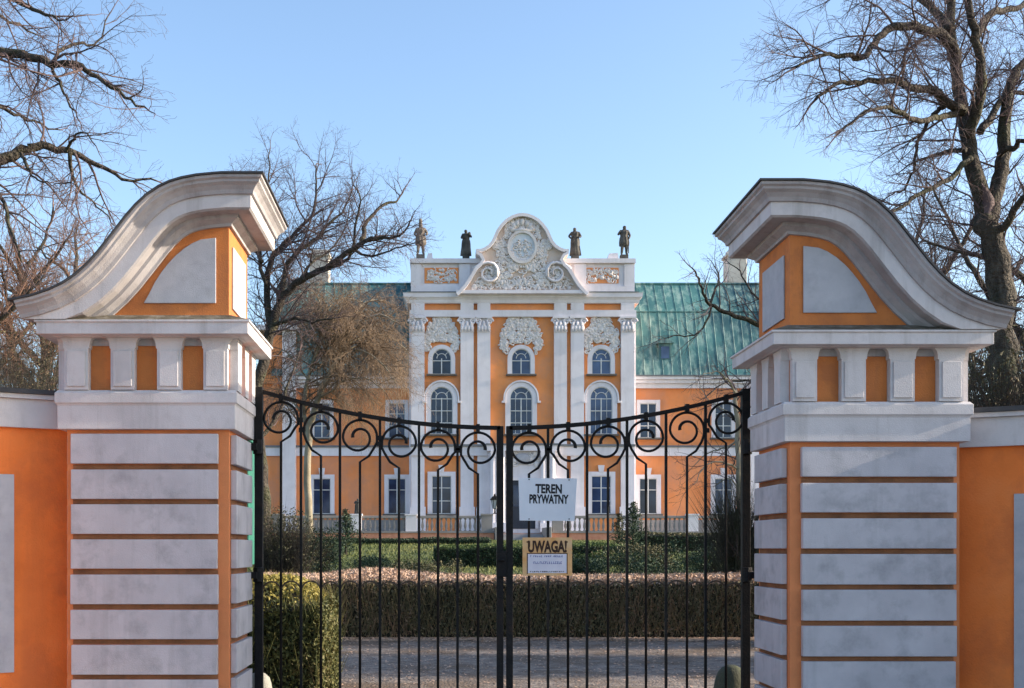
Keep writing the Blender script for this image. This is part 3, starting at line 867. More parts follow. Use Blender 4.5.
for k, (lab, px_, yt, Y_, wp, mm) in enumerate((('low dark green mound of juniper at the left end of the lawn', 378, 556, 36, 90, 'dark_green'), ('flat olive green mound on the lawn left of the gate middle', 418, 560, 34, 70, 'olive'),
        ('low dark bush between the warning sign and the slim conifer', 578, 552, 37, 60, 'dark_green'), ('wide dark bush under the slim conifer at the right', 640, 549, 36, 110, 'dark_green'))):
    shrub(lab, px_, yt, 580, Y_, wp, M[mm], 81 + k, 4200, .075, 60)
conifer('small dark conifer on the lawn left of the palace steps', 346, 508, 50, 48, 31, M['dark_green'])
conifer('slim dark conifer rising before the right ground floor windows', 633, 500, 46, 52, 32, M['dark_green'])
conifer('short olive conifer beside the slim dark one at the right', 619, 512, 48, 34, 33, M['olive'])


# ------------------------------------------------------------------ bare trees
def rand_dir(t, ang, rng):
    o = t.orthogonal().normalized()
    q = Matrix.Rotation(rng.uniform(0, 6.283), 3, t) @ o
    return (t * math.cos(ang) + q * math.sin(ang)).normalized()


def walk(p, d, L, n, wob, trop, rng):
    out = [p.copy()]; st = L / n
    for i in range(n):
        d = (d + Vector((rng.gauss(0, wob), rng.gauss(0, wob), rng.gauss(0, wob) + trop))).normalized()
        p = p + d * st; out.append(p.copy())
    return out


def smooth_path(pts, sub=3, jit=0, rng=None):
    P = [Vector(p) for p in pts]; out = []
    for i in range(len(P) - 1):
        p0, p1, p2, p3 = P[max(0, i - 1)], P[i], P[i + 1], P[min(len(P) - 1, i + 2)]
        for k in range(sub):
            t = k / sub
            q = .5 * ((2 * p1) + (p2 - p0) * t + (2 * p0 - 5 * p1 + 4 * p2 - p3) * t * t + (3 * p1 - p0 - 3 * p2 + p3) * t ** 3)
            if jit and (i or k): q += Vector((rng.gauss(0, jit), rng.gauss(0, jit), rng.gauss(0, jit)))
            out.append(q)
    out.append(P[-1]); return out


def plen(p): return sum((p[i + 1] - p[i]).length for i in range(len(p) - 1))


def bare_tree(label, base, limbs, seed, bark, twig, lv=((.24, .42, 44), (.125, .42, 45), (.07, .5, 46)), wob=.16, trop=(.03, .01, -.02), rtw=.0038,
              sub_min=.5, name='bare_tree', group='bare winter trees', maxl=(1.9, 1.1, .55), first=.25, cap=90000):
    """limbs: list of (points, r0, r1). Child branches grow from every limb in three finer orders."""
    rng = random.Random(seed)
    root = thing(name, label, 'tree', base, group)
    T, B = MB(), MB()
    cnt = [0]

    def grow(path, r0, r1, level, start):
        if level >= 3 or cnt[0] > cap: return
        sp, ratio, ang = lv[level]
        L = plen(path)
        if L < .05: return
        n = max(1, int(L * (1 - start) / sp + rng.random()))
        m = len(path) - 1
        for k in range(n):
            t = start + (1 - start) * (k + rng.random()) / n
            f = t * m; i = min(m - 1, int(f)); fr = f - i
            p = path[i].lerp(path[i + 1], fr)
            tan = (path[i + 1] - path[i]).normalized()
            d = rand_dir(tan, math.radians(rng.gauss(ang, 13)), rng)
            rl = r0 + (r1 - r0) * t
            ln = min(maxl[level], max(L, sub_min) * ratio * rng.uniform(.5, 1.35) * (1.15 - .55 * t))
            if level == 0: ln = max(ln, .9 * rng.uniform(.6, 1.3))
            rr = min(rl * .62, .011 * ln + rtw * (1.1 if level < 2 else .8))
            ns = (7, 5, 3)[level]
            pp = walk(p, d, ln, ns, wob * (1, 1.1, 1.2)[level], trop[level], rng)
            cnt[0] += 1
            B.tube(pp, rr, rtw * .55, (5, 3, 3)[level], cap=False)
            grow(pp, rr, rtw * .55, level + 1, .12)
    for pts, r0, r1 in limbs:
        path = smooth_path(pts, 4, .015 + r1 * .12, rng)
        T.tube(path, r0, r1, 9 if r0 > .08 else 6)
        grow(path, r0, r1, 0, (.6 if path[0].z < 4 else first) if r0 > .12 else .06)
        # the limb's end keeps going as a finer branch
        d = (path[-1] - path[-2]).normalized()
        ext = walk(path[-1], d, min(.7, plen(path) * .2 + .2), 6, wob, trop[0], rng)
        B.tube(ext, r1, rtw * .6, 5, cap=False); grow(ext, r1, rtw, 1, 0)
    T.build('trunk', bark, root, smooth=True, recalc=False)
    B.build('branches', twig, root, smooth=True, recalc=False)
    return root


def pxl(Y, pts, dy=0):                             # pixel polyline at depth Y, drifting dy metres in depth along its length
    n = max(1, len(pts) - 1)
    return [at(p[0], p[1], Y + (p[2] if len(p) > 2 else 0) + dy * i / n) for i, p in enumerate(pts)]


# --- the big tree at the right
Y = 22
big = []
P0 = at(1004, CY, Y); base = Vector((P0.x, Y, 0))
big.append(([base, *pxl(Y, [(1006, 480), (1004, 400), (1003, 330), (995, 260), (985, 218)])], .36, .20))
big.append((pxl(Y, [(985, 218), (975, 170), (968, 138), (963, 108), (956, 65), (951, 25), (949, -30), (945, -110)], 1.5), .17, .06))
big.append((pxl(Y, [(968, 138), (976, 112), (981, 80), (976, 40), (969, 0), (966, -70)], -1.2), .12, .05))
big.append((pxl(Y, [(986, 222), (997, 190), (1003, 150), (1006, 110), (1012, 80), (1024, 62), (1050, 40)], .8), .16, .06))
big.append((pxl(Y, [(963, 112), (954, 106), (933, 92), (910, 87), (889, 80), (861, 82), (838, 84), (815, 100)], -1.5), .10, .025))
big.append((pxl(Y, [(956, 62), (948, 40), (927, 30), (899, 26), (878, 38), (864, 57), (845, 55), (823, 56), (795, 68)], -2.2), .11, .02))
big.append((pxl(Y, [(971, 158), (952, 176), (932, 188), (913, 199), (890, 214), (870, 226)], -1.0), .06, .02))
big.append((pxl(Y, [(945, 106), (936, 112), (925, 128), (916, 146), (914, 166), (908, 184), (893, 194)], .5), .05, .015))
big.append((pxl(Y, [(980, 132), (995, 110), (1004, 98), (1018, 92), (1050, 96)], 1), .08, .03))
big.append((pxl(Y, [(999, 155), (1012, 147), (1030, 140), (1060, 150)], -1), .07, .03))
big.append((pxl(Y, [(974, 40), (990, 14), (1015, 8), (1040, -5)], 1.5), .09, .04))
big.append((pxl(Y, [(951, 30), (930, 5), (900, -12), (870, -20), (840, -10)], 1.0), .09, .02))
big.append((pxl(Y, [(966, 150), (945, 152), (925, 158), (905, 168)], 1.6), .05, .015))
big.append((pxl(Y, [(990, 235), (1008, 222), (1022, 200), (1040, 190)], -1), .09, .04))
big.append((pxl(Y, [(962, 108), (940, 118), (915, 120), (890, 108), (866, 112), (842, 130)], -2.6), .07, .02))
bare_tree('tall dark bare tree with spreading limbs behind the right wall', base, big, 41, M['bark'], M['twig'], trop=(.0, -.03, -.05))

# --- the tree reaching in from the left edge
Y = 17
lt = []
base = Vector((at(-150, CY, Y).x, Y, 0))
lt.append(([base, *pxl(Y, [(-150, 400), (-146, 250), (-140, 160), (-135, 60), (-120, -60), (-100, -180)])], .34, .12))
lt.append((pxl(Y, [(-138, 100), (-80, 70), (-35, 52), (0, 52), (28, 56), (52, 64), (75, 64), (98, 78), (125, 97), (146, 108)], -1.0), .10, .012))
lt.append((pxl(Y, [(52, 64), (61, 50), (77, 44), (97, 42), (108, 16)], .8), .035, .01))
lt.append((pxl(Y, [(52, 64), (60, 82), (68, 100), (80, 122)], -.8), .03, .008))
lt.append((pxl(Y, [(-143, 200), (-80, 182), (-30, 168), (0, 159), (21, 152), (42, 146), (70, 152), (98, 164), (122, 178), (157, 181)], .8), .12, .012))
lt.append((pxl(Y, [(70, 152), (72, 172), (79, 190), (98, 206), (116, 227)], .8), .035, .008))
lt.append((pxl(Y, [(66, 152), (74, 140), (84, 132), (96, 146)], -.6), .025, .008))
lt.append((pxl(Y, [(21, 153), (28, 166), (34, 177), (50, 184)], -.8), .03, .008))
lt.append((pxl(Y, [(-138, 140), (-60, 90), (-20, 95), (5, 110), (35, 122), (60, 130)], 1.5), .06, .01))
lt.append((pxl(Y, [(-120, -40), (-60, -30), (-20, -18), (15, 0), (40, 12), (62, 20)], -1.2), .08, .012))
lt.append((pxl(Y, [(-143, 230), (-60, 200), (-20, 185), (0, 195), (12, 235), (22, 262)], -1.2), .06, .01))
lt.append((pxl(Y, [(-135, 60), (-70, 10), (-30, 5), (10, 20), (40, 36)], 2), .06, .01))
bare_tree('bare tree whose long limbs reach in from the left edge of the view', base, lt, 42, M['bark'], M['twig'], trop=(.0, -.02, -.03), lv=((.28, .36, 42), (.15, .40, 45), (.075, .46, 46)), maxl=(1.8, 1.0, .5))

# --- the tree behind the left pillar
Y = 34
mt = []
base = Vector((at(266, CY, Y).x, Y, gz(Y)))
mt.append(([base, *pxl(Y, [(264, 500), (258, 440), (256, 400), (266, 350), (273, 323), (281, 299)])], .24, .12))
mt.append((pxl(Y, [(281, 299), (301, 280), (326, 268), (354, 248), (367, 240), (384, 238), (399, 236), (408, 226)], -2.0), .115, .02))
mt.append((pxl(Y, [(362, 242), (365, 228), (371, 216), (384, 205), (397, 200), (404, 190)], 1.0), .08, .02))
mt.append((pxl(Y, [(270, 330), (267, 285), (272, 258), (284, 244), (294, 234), (312, 214), (316, 190), (316, 165)], 2.0), .11, .02))
mt.append((pxl(Y, [(281, 300), (286, 268), (300, 250), (318, 238), (326, 226), (342, 212), (352, 190)], 1.2), .09, .02))
mt.append((pxl(Y, [(267, 285), (260, 262), (262, 220), (268, 185), (270, 150)], 1.0), .07, .015))
mt.append((pxl(Y, [(326, 268), (345, 262), (352, 248), (356, 222), (360, 200), (352, 180)], -1.5), .06, .015))
mt.append((pxl(Y, [(272, 326), (284, 322), (296, 318), (312, 322), (334, 318)], -1.2), .07, .015))
mt.append((pxl(Y, [(300, 281), (312, 262), (330, 250), (345, 228), (350, 205)], 1.5), .05, .012))
mt.append((pxl(Y, [(262, 262), (250, 235), (240, 205), (236, 175)], 2), .06, .012))
mt.append((pxl(Y, [(354, 250), (372, 256), (390, 250), (412, 244)], -2.0), .045, .012))
mt.append((pxl(Y, [(258, 440), (275, 420), (290, 380), (300, 350)], 1.5), .07, .02))
bare_tree('bare tree with crooked grey limbs rising just right of the left pillar', base, mt, 43, M['bark'], M['twig'], lv=((.22, .38, 46), (.14, .42, 46), (.08, .5, 46)), maxl=(2.3, 1.35, .7), rtw=.005)

# --- weeping pale tree before the left wing
Y = 47
wt = []
base = Vector((at(312, CY, Y).x, Y, gz(Y)))
wt.append(([base, *pxl(Y, [(308, 500), (309, 440), (318, 398), (332, 370), (342, 350), (350, 330)])], .17, .08))
wt.append((pxl(Y, [(309, 440), (303, 405), (310, 370), (318, 345), (322, 318)], 1), .11, .03))
wt.append((pxl(Y, [(345, 345), (362, 322), (380, 315), (396, 322)], -1), .06, .02))
wt.append((pxl(Y, [(338, 358), (352, 348), (372, 346), (392, 356), (402, 375)], 1), .05, .02))
wt.append((pxl(Y, [(322, 325), (330, 305), (345, 298), (362, 302)], 1), .05, .02))
wt.append((pxl(Y, [(318, 345), (306, 325), (296, 316), (288, 322)], -1), .05, .02))
wt.append((pxl(Y, [(350, 330), (356, 312), (370, 300), (385, 302)], 1), .05, .02))
wt.append((pxl(Y, [(310, 380), (296, 365), (284, 350), (276, 358)], 1), .05, .02))
wt.append((pxl(Y, [(330, 372), (340, 345), (352, 320), (366, 312), (380, 330)], 1.5), .05, .02))
wt.append((pxl(Y, [(312, 365), (322, 340), (334, 318), (342, 306)], -1.5), .05, .02))
wt.append((pxl(Y, [(345, 345), (370, 335), (392, 338), (408, 352)], 1.6), .04, .015))
wt.append((pxl(Y, [(309, 420), (292, 400), (280, 380), (270, 372)], 1), .05, .015))
wt.append((pxl(Y, [(322, 318), (318, 298), (308, 290), (298, 294)], -1), .04, .015))
wt.append((pxl(Y, [(342, 350), (366, 352), (384, 366), (396, 384)], -2), .04, .015))
wt.append((pxl(Y, [(315, 400), (330, 392), (345, 380), (366, 378), (385, 392)], -1.4), .05, .02))
bare_tree('small weeping tree with pale trunk and tan twigs before the left wing', base, wt, 44, M['bark_pale'], M['twig_tan'], lv=((.21, .6, 52), (.16, .5, 48), (.10, .55, 48)), maxl=(2.9, 1.8, 1.2), trop=(-.06, -.17, -.26), rtw=.008)


# --- generic crowns for the far trees
def free_tree(label, px_, Y, hgt, seed, twig, spread=.5, n=9, bark='bark', lv=((.3, .38, 42), (.17, .42, 45), (.095, .5, 46)), rtw=.006, x=None):
    rng = random.Random(seed)
    x0 = at(px_, CY, Y).x if x is None else x
    zb = gz(Y)
    tr = [Vector((x0, Y, zb))]
    for i in range(1, 6): tr.append(Vector((x0 + rng.gauss(0, .12) * i * .5, Y + rng.gauss(0, .12) * i * .5, zb + hgt * .62 * i / 5)))
    limbs = [(tr, hgt * .022, hgt * .010)]
    for k in range(n):
        t = .35 + .65 * k / (n - 1); f = t * 5; i = min(4, int(f)); p = tr[i].lerp(tr[i + 1], f - i)
        a = k * 2.4 + rng.uniform(-.5, .5)
        el = rng.uniform(.35, .8) + .5 * (t - .35)
        d = Vector((math.cos(a) * math.cos(el), math.sin(a) * math.cos(el), math.sin(el)))
        limbs.append((walk(p, d, hgt * spread * rng.uniform(.7, 1.1), 6, .14, .04, rng), hgt * .009, hgt * .0022))
    return bare_tree(label, tr[0], limbs, seed + 100, M[bark], M[twig], lv=lv, rtw=rtw, maxl=(hgt * .22, hgt * .13, hgt * .07))


free_tree('reddish brown twiggy tree low behind the left wall, nearest the pillar', 38, 38, 13.5, 51, 'twig_red', .42, 17)
free_tree('reddish brown twiggy tree behind the left wall, at the frame edge', -35, 33, 12.5, 52, 'twig_red', .45, 16)
free_tree('tan twiggy tree far behind the left wall', 95, 58, 18, 53, 'twig_tan', .40, 10, lv=((.5, .4, 42), (.28, .42, 45), (.17, .5, 46)), rtw=.009)
free_tree('thin grey bare tree behind the right wall, beyond the big one', 935, 36, 13, 54, 'twig', .42, 14)
free_tree('thin grey bare tree at the right frame edge, beyond the big one', 1045, 30, 13, 55, 'twig', .42, 14)
free_tree('brown bare tree close behind the right wall', 1010, 27, 8.0, 56, 'twig_tan', .45, 10)

# --- bare tree behind the right pillar
Y = 36
rt = []
base = Vector((at(792, CY, Y).x, Y, gz(Y)))
rt.append(([base, *pxl(Y, [(790, 480), (788, 400), (784, 350), (780, 300), (778, 262)])], .22, .10))
rt.append((pxl(Y, [(784, 342), (768, 330), (752, 322), (730, 314), (710, 304), (705, 296), (698, 280), (692, 268)], -1.5), .10, .02))
rt.append((pxl(Y, [(710, 304), (716, 288), (719, 276), (712, 262)], 1), .045, .012))
rt.append((pxl(Y, [(712, 305), (704, 328), (690, 336), (670, 336), (657, 341)], -1), .035, .010))
rt.append((pxl(Y, [(780, 305), (762, 300), (750, 290), (740, 272), (728, 262)], 1), .05, .012))
rt.append((pxl(Y, [(786, 400), (760, 385), (740, 380), (722, 384), (705, 398)], -1), .05, .012))
bare_tree('bare tree partly hidden by the right pillar, branches over the green roof', base, rt, 46, M['bark'], M['twig'], lv=((.34, .36, 42), (.2, .4, 45), (.11, .46, 46)), maxl=(1.9, 1.2, .65), rtw=.006)
Y = 30
rt = []
base = Vector((at(741, CY, Y).x, Y, gz(Y)))
rt.append(([base, *pxl(Y, [(741, 520), (739, 460), (737, 420), (735, 390)])], .10, .05))
for k, q in enumerate(([(738, 440), (724, 448), (708, 452), (690, 470)], [(739, 470), (722, 462), (706, 466), (694, 484)], [(737, 420), (722, 408), (708, 400), (700, 385)], [(735, 395), (728, 380), (716, 372), (702, 376)], [(740, 490), (728, 478), (715, 486)])):
    rt.append((pxl(Y, q, (-1) ** k), .03, .008))
bare_tree('slender grey bare sapling beside the right gate post', base, rt, 47, M['bark_pale'], M['twig'], lv=((.35, .4, 42), (.22, .45, 45), (.16, .45, 48)), maxl=(1.2, .7, .4), rtw=.006)

# evergreen growth behind the right wall
shrub('olive green ivy tangle behind the right wall', 1003, 330, 560, 16, 60, M['olive'], 61, 4200, .07, 1600)
shrub('loose brown green bush behind the right wall next to the pillar', 962, 352, 560, 19, 80, M['olive'], 62, 2600, .06, 2600)
shrub('brown twiggy bush behind the right wall at the frame edge', 1050, 345, 560, 15, 90, M['hedge_brown'], 63, 2600, .06, 2600)
shrub('brown twiggy bush behind the left wall', 20, 330, 560, 24, 120, M['hedge_brown'], 64, 3500, .07, 2600)
shrub('low twiggy bush behind the left wall next to the pillar', 52, 345, 560, 28, 70, M['hedge_brown'], 65, 2200, .07, 1800)

# ------------------------------------------------------------------ palace
YP = 76.0
kp = YP / F
QX = lambda v: (v - CX) * kp
QZ = lambda v: H + (CY - v) * kp
PC = 522.5
pal = thing('palace', 'orange and white baroque palace with ornate gable and green roof', 'palace', (QX(PC), YP + 6, 2.0))
PO, PW = M['p_orange'], M['p_white']
WD0 = 1.6


def qbox(x0, x1, y0, y1, d0, d1, mat_, name, par=None, bevel=0):
    b = MB(); b.box(QX(x0), QX(x1), YP + d0, YP + d1, min(QZ(y0), QZ(y1)), max(QZ(y0), QZ(y1)))
    return b.build(name, mat_, par or pal, bevel=bevel)


zg = CY - (1.9 - H) / kp                           # pixel row of the ground at the palace plane
qbox(411, 634, 296, zg + 4, 0, 14, PO, 'central_wall')
# entablature
qbox(409.5, 635.5, 311, 317.5, -.32, 14.02, PW, 'architrave')
b = MB()
prof = [(0.27, 304), (.31, 302.5), (.33, 301), (.40, 299.5), (.48, 298.5), (.50, 295), (.52, 294.2)]
rows = []
for o, yy in prof:
    rows.append([(QX(411) - o, YP - o, QZ(yy)), (QX(634) + o, YP - o, QZ(yy)), (QX(634) + o, YP + 14 + o, QZ(yy)), (QX(411) - o, YP + 14 + o, QZ(yy))])
b.sweep(rows, closed=True); b.f.append((0, 1, 2, 3)); e = 4 * (len(rows) - 1); b.f.append((e, e + 1, e + 2, e + 3))
b.build('main_cornice', PW, pal)
qbox(407.5, 637.5, 293.3, 294.1, -.56, 14.5, M['ledge'], 'cornice_sheet')
# attic
qbox(412, 633, 264, 293.2, -.05, 13.0, PW, 'attic')
qbox(410, 635, 259.5, 263.9, -.30, 13.2, PW, 'attic_cap')
qbox(411, 634, 287, 292, -.2, -.06, PW, 'attic_base')
for x0, x1 in ((410.8, 421), (459, 470), (574, 586), (624, 634.2)):
    qbox(x0, x1, 264.3, 286.8, -.17, -.07, PW, 'attic_pier')


# stucco relief work made of scrolls, leaves and bosses
def relief(name, cx, cy, wpx, hpx, d, seed, n, m, par, shape=None, r=(.10, .22), tub=.055, keep=None):
    rng = random.Random(seed); b = MB()
    k = 0; tries = 0
    while k < n and tries < n * 20:
        tries += 1
        ux, uy = rng.uniform(0, 1), rng.uniform(-1, 1)
        if shape and not shape(ux, uy): continue
        k += 1
        for s in (1, -1):
            x, z = QX(cx + s * ux * wpx / 2), QZ(cy + uy * hpx / 2)
            random_r = rng.uniform(*r)
            st = rng.getstate()
            if k % 3:
                a0 = rng.uniform(0, 6.28); rr = random_r * 1.3; tw = rng.uniform(3.5, 6)
                pts = []
                for i in range(9):
                    a = a0 + tw * i / 8; q = rr * (1 - .75 * i / 8)
                    pts.append((x + s * q * math.cos(a), YP + d - .02 * i / 8, z + q * math.sin(a)))
                b.tube(pts, tub, tub * .8, 5)
            else:
                b.blob((x, YP + d, z), random_r * rng.uniform(.6, 1.0), .10, random_r * rng.uniform(.6, 1.1), 7, 5)
    return b.build(name, m, par, smooth=True)


for cx in (441.5, 601.5):
    b = MB(); b.box(QX(cx - 17), QX(cx + 17), YP - .085, YP - .055, QZ(283.5), QZ(268)); pn = b.build('relief_panel', PO, pal)
    relief('scrollwork', cx, 275.8, 31, 12, -.10, int(cx), 34, M['p_relief'], pn, r=(.08, .16), tub=.045)


# giant pilasters
def pilaster(x0, x1):
    p = qbox(x0, x1, 318, zg - 3, -.26, -.002, PW, 'pilaster')
    qbox(x0 - 1.2, x1 + 1.2, 507, zg - 1, -.34, -.003, PW, 'pedestal', p)
    c = MB(); c.box(QX(x0 - .4), QX(x1 + .4), YP - .33, YP - .26, QZ(332.6), QZ(331.4))
    c.box(QX(x0 - 1.6), QX(x1 + 1.6), YP - .46, YP - .262, QZ(319.4), QZ(317.6))
    w_ = (x1 - x0) / 2; xc = (x0 + x1) / 2
    for s in (-1, 1):                               # volutes
        pts = []
        for i in range(14):
            a = i / 13 * 9; q = .24 * (1 - .8 * i / 13)
            pts.append((QX(xc + s * (w_ - .8)) + s * q * math.cos(a), YP - .36, QZ(322.5) + q * math.sin(a)))
        c.tube(pts, .075, .05, 6)
    for row, (yy, cnt) in enumerate(((329, 4), (325.2, 3))):
        for i in range(cnt):
            xx = xc + (i - (cnt - 1) / 2) * (x1 - x0) / cnt
            c.blob((QX(xx), YP - .33, QZ(yy)), .13, .13, .22, 7, 5)
    c.build('capital', M['p_white'], p, smooth=False)
    qbox(x0, x1, 303.9, 310.9, -.30, -.002, PW, 'frieze_block', p)


for x0, x1 in ((411.3, 424.5), (460.5, 473.5), (477.3, 490.2), (553.8, 566.5), (570.5, 583.6), (620.5, 633.7)):
    pilaster(x0, x1)

for xs_ in (634, 411):
    b = MB(); x0, x1 = sorted((QX(xs_), QX(xs_) + (.12 if xs_ > 500 else -.12))); b.box(x0, x1, YP - .001, YP + WD0 - .02, QZ(zg - 3), QZ(318)); b.build('corner_return', PW, pal)
# gable
half = [(456, 296), (459, 293.5), (464, 288), (468, 282), (471.5, 276), (475, 270.5), (479, 267), (481.5, 263), (479.5, 259.5), (476, 257.5), (475.6, 252.8), (480, 252.6), (484, 251), (488, 248.4),
        (491.3, 244.3), (493.6, 239), (496, 233.6), (500, 228), (505, 223), (511, 219.4), (516.5, 217.6), (521.5, 217)]
full = half + [(2 * 521.5 - x, y) for x, y in reversed(half[:-1])]
b = MB(); b.prism([(QX(x), QZ(y)) for x, y in full], YP - .62, YP + .7); gab = b.build('gable', M['p_relief_ground'], pal)
inn = []
for i, (x, y) in enumerate(full):
    a, c = full[max(0, i - 1)], full[min(len(full) - 1, i + 1)]
    t = Vector((c[0] - a[0], c[1] - a[1])).normalized()
    inn.append((x - t.y * 3.0, y + t.x * 3.0))
b = MB(); b.ring([(QX(x), QZ(y)) for x, y in full], [(QX(x), QZ(y)) for x, y in inn], YP - .95, YP - .55, closed=False); b.build('gable_rim', PW, gab)
qbox(456, 587, 293.0, 296.2, -.9, -.5, PW, 'gable_base', gab)
b = MB()                                           # medallion
el = [(math.cos(2 * math.pi * i / 28), math.sin(2 * math.pi * i / 28)) for i in range(28)]
b.ring([(QX(521.5) + .98 * c, QZ(250) + 1.10 * s) for c, s in el], [(QX(521.5) + .82 * c, QZ(250) + .93 * s) for c, s in el], YP - .86, YP - .6); b.build('medallion_frame', M['p_relief'], gab)
b = MB(); b.prism([(QX(521.5) + .82 * c, QZ(250) + .93 * s) for c, s in el], YP - .70, YP - .61); md_ = b.build('medallion', M['sign_white'], gab)
relief('scrollwork', 521.5, 250, 18, 20, -.72, 75, 16, M['p_relief'], md_, shape=lambda u, v: math.hypot(u, v) < .85 and math.hypot(u, v) > .2, r=(.07, .14), tub=.04)
b = MB()                                           # crown and swags
for i in range(7):
    a = math.pi * i / 6
    b.blob((QX(521.5) + .62 * math.cos(a), YP - .72, QZ(232.5) + .42 * math.sin(a)), .16, .14, .2)
b.tube([(QX(513), YP - .74, QZ(234)), (QX(521.5), YP - .80, QZ(233)), (QX(530), YP - .74, QZ(234))], .12, .12, 6)
b.blob((QX(521.5), YP - .74, QZ(225)), .16, .14, .22)
b.build('crown', M['p_relief'], gab, smooth=True)
relief('scrollwork', 521.5, 246, 56, 48, -.66, 71, 170, M['p_relief'], gab, shape=lambda u, v: .56 < math.hypot(u * 1.1, v) < 1.1 and not (v < -.2 and u > .62), r=(.09, .2), tub=.055)
relief('scrollwork', 521.5, 278, 100, 26, -.66, 72, 150, M['p_relief'], gab, shape=lambda u, v: u < .62 + .36 * (v + 1) / 2 and u > .02, r=(.09, .21), tub=.06)
for s in (-1, 1):
    b = MB(); pts = []
    for i in range(26):
        a = math.pi * .55 + i / 25 * 8.2; q = .72 * (1 - .75 * i / 25)
        pts.append((QX(521.5 + s * 33.5) + s * q * math.cos(a), YP - .80, QZ(276) + q * math.sin(a)))
    b.tube(pts, .10, .05, 6)
    b.tube([(QX(521.5 + s * x), YP - .85, QZ(y)) for x, y in ((48, 272), (42, 267.5), (34, 265.5), (28, 267), (25, 272), (25, 280))], .10, .08, 6)
    b.build('volute', PW, gab, smooth=True)


# windows
def arch(cx, w2, ytop, ybot, n=12):
    pts = [(cx - w2, ybot)]
    for i in range(n + 1):
        a = math.pi - math.pi * i / n
        pts.append((cx + w2 * math.cos(a), ytop + w2 - w2 * math.sin(a)))
    pts.append((cx + w2, ybot))
    return pts


def toQ(p, dd=0):
    k = (YP + dd) / F
    return [((x - CX) * k, H + (CY - y) * k) for x, y in p]


def window(cx, w2, ytop, ybot, arched=True, surround=4, sill=True, d=0.0, rows=(), hood=False, col=1, smat=None, fan=True, key=False):
    mk = (lambda cx, w, yt, yb: arch(cx, w, yt, yb)) if arched else (lambda cx, w, yt, yb: [(cx - w, yb), (cx - w, yt), (cx + w, yt), (cx + w, yb)])
    o = mk(cx, w2 + surround, ytop - surround, ybot); i = mk(cx, w2, ytop, ybot)
    b = MB(); b.ring(toQ(o, d), toQ(i, d), YP + d - .16, YP + d - .002, closed=False)
    wn = b.build('window', smat or PW, pal)
    b = MB(); b.prism(toQ(i, d), YP + d - .03, YP + d - .003); b.build('pane', M['glass'], wn)
    b = MB(); t = .5
    b.ring(toQ(i, d), toQ(mk(cx, w2 - .75, ytop + .75, ybot - .75), d), YP + d - .075, YP + d - .032, closed=True)
    k = (YP + d) / F
    fx = lambda v: (v - CX) * k
    fz = lambda v: H + (CY - v) * k
    b.box(fx(cx - t), fx(cx + t), YP + d - .080, YP + d - .034, fz(ybot), fz(ytop + (w2 if arched else .5)))
    for q in rows:
        b.box(fx(cx - w2 + .8), fx(cx + w2 - .8), YP + d - .085, YP + d - .035, fz(q + .35), fz(q - .35))
    for v in ((-.5, .5) if arched and w2 > 10 else ()):
        b.box(fx(cx + v * w2 - .18), fx(cx + v * w2 + .18), YP + d - .072, YP + d - .036, fz(ybot), fz(ytop + w2 * .5 if arched else ytop))
    if arched and fan:
        pts = [(fx(cx + w2 * .5 * math.cos(a)), YP + d - .06, fz(ytop + w2) + w2 * .5 * k * math.sin(a)) for a in [math.pi * q / 8 for q in range(9)]]
        b.tube(pts, .025, .025, 4)
        for a in (R(45), R(135)):
            b.tube([(fx(cx + w2 * .5 * math.cos(a)), YP + d - .06, fz(ytop + w2) + w2 * .5 * k * math.sin(a)), (fx(cx + w2 * .97 * math.cos(a)), YP + d - .06, fz(ytop + w2) + w2 * .97 * k * math.sin(a))], .022, .022, 4)
    b.build('frame', M['frame'], wn)
    if sill:
        b = MB(); b.box(fx(cx - w2 - surround - 1.5), fx(cx + w2 + surround + 1.5), YP + d - .34, YP + d - .004, fz(ybot + 1.6), fz(ybot)); b.build('sill', M['sill'], wn)
    if hood:
        oo = arch(cx, w2 + surround + 1.9, ytop - surround - 1.9, ytop + w2 + 3); ii = arch(cx, w2 + surround + .3, ytop - surround - .3, ytop + w2 + 3)
        b = MB(); b.ring(toQ(oo, d), toQ(ii, d), YP + d - .24, YP + d - .004, closed=False)
        for s in (-1, 1):
            b.box(*sorted((fx(cx + s * (w2 + surround + .3)), fx(cx + s * (w2 + surround + 3.6)))), YP + d - .30, YP + d - .0045, fz(ytop + w2 + 5), fz(ytop + w2 + 3.05))
        b.build('hood_mould', PW, wn)
    if key:
        b = MB(); b.prism(toQ([(cx - 2.2, ytop - surround + .2), (cx + 2.2, ytop - surround + .2), (cx + 3.2, ytop - surround - 6.5), (cx - 3.2, ytop - surround - 6.5)], d), YP + d - .2, YP + d - .004); b.build('keystone', PW, wn)
    return wn


for cx in (441.6, 521, 601):
    wn = window(cx, 9.6, 349, 374.5, True, 4, rows=(361,), fan=True)
    W_, hh, cy_ = (34, 34, 334.5) if cx != 521 else (42, 38, 334.5)
    relief('stucco_ornament', cx, cy_, W_, hh, -.10, int(cx) + 5, 190, M['p_relief'], pal, shape=lambda u, v: not (v > .42 and u < .64) and u < .46 + .54 * min(1, max(0, v + 1)) and not (v > .7 and u > .9), r=(.08, .18), tub=.05)
    window(cx, 11.2, 387, 434.5, True, 4.6, rows=(399, 411, 423), hood=True, fan=True)
    if cx != 521:
        window(cx, 9.8, 476, 514, False, 4.2, rows=(488, 501), key=True)
# belt course, central block
for x0, x1 in ((411.1, 487.5), (555.5, 633.9)):
    qbox(x0, x1, 447, 456, -.40, -.0035, PW, 'belt_course'); qbox(x0 - .4, x1 + .4, 444.8, 446.9, -.52, -.003, M['ledge'], 'belt_sheet')
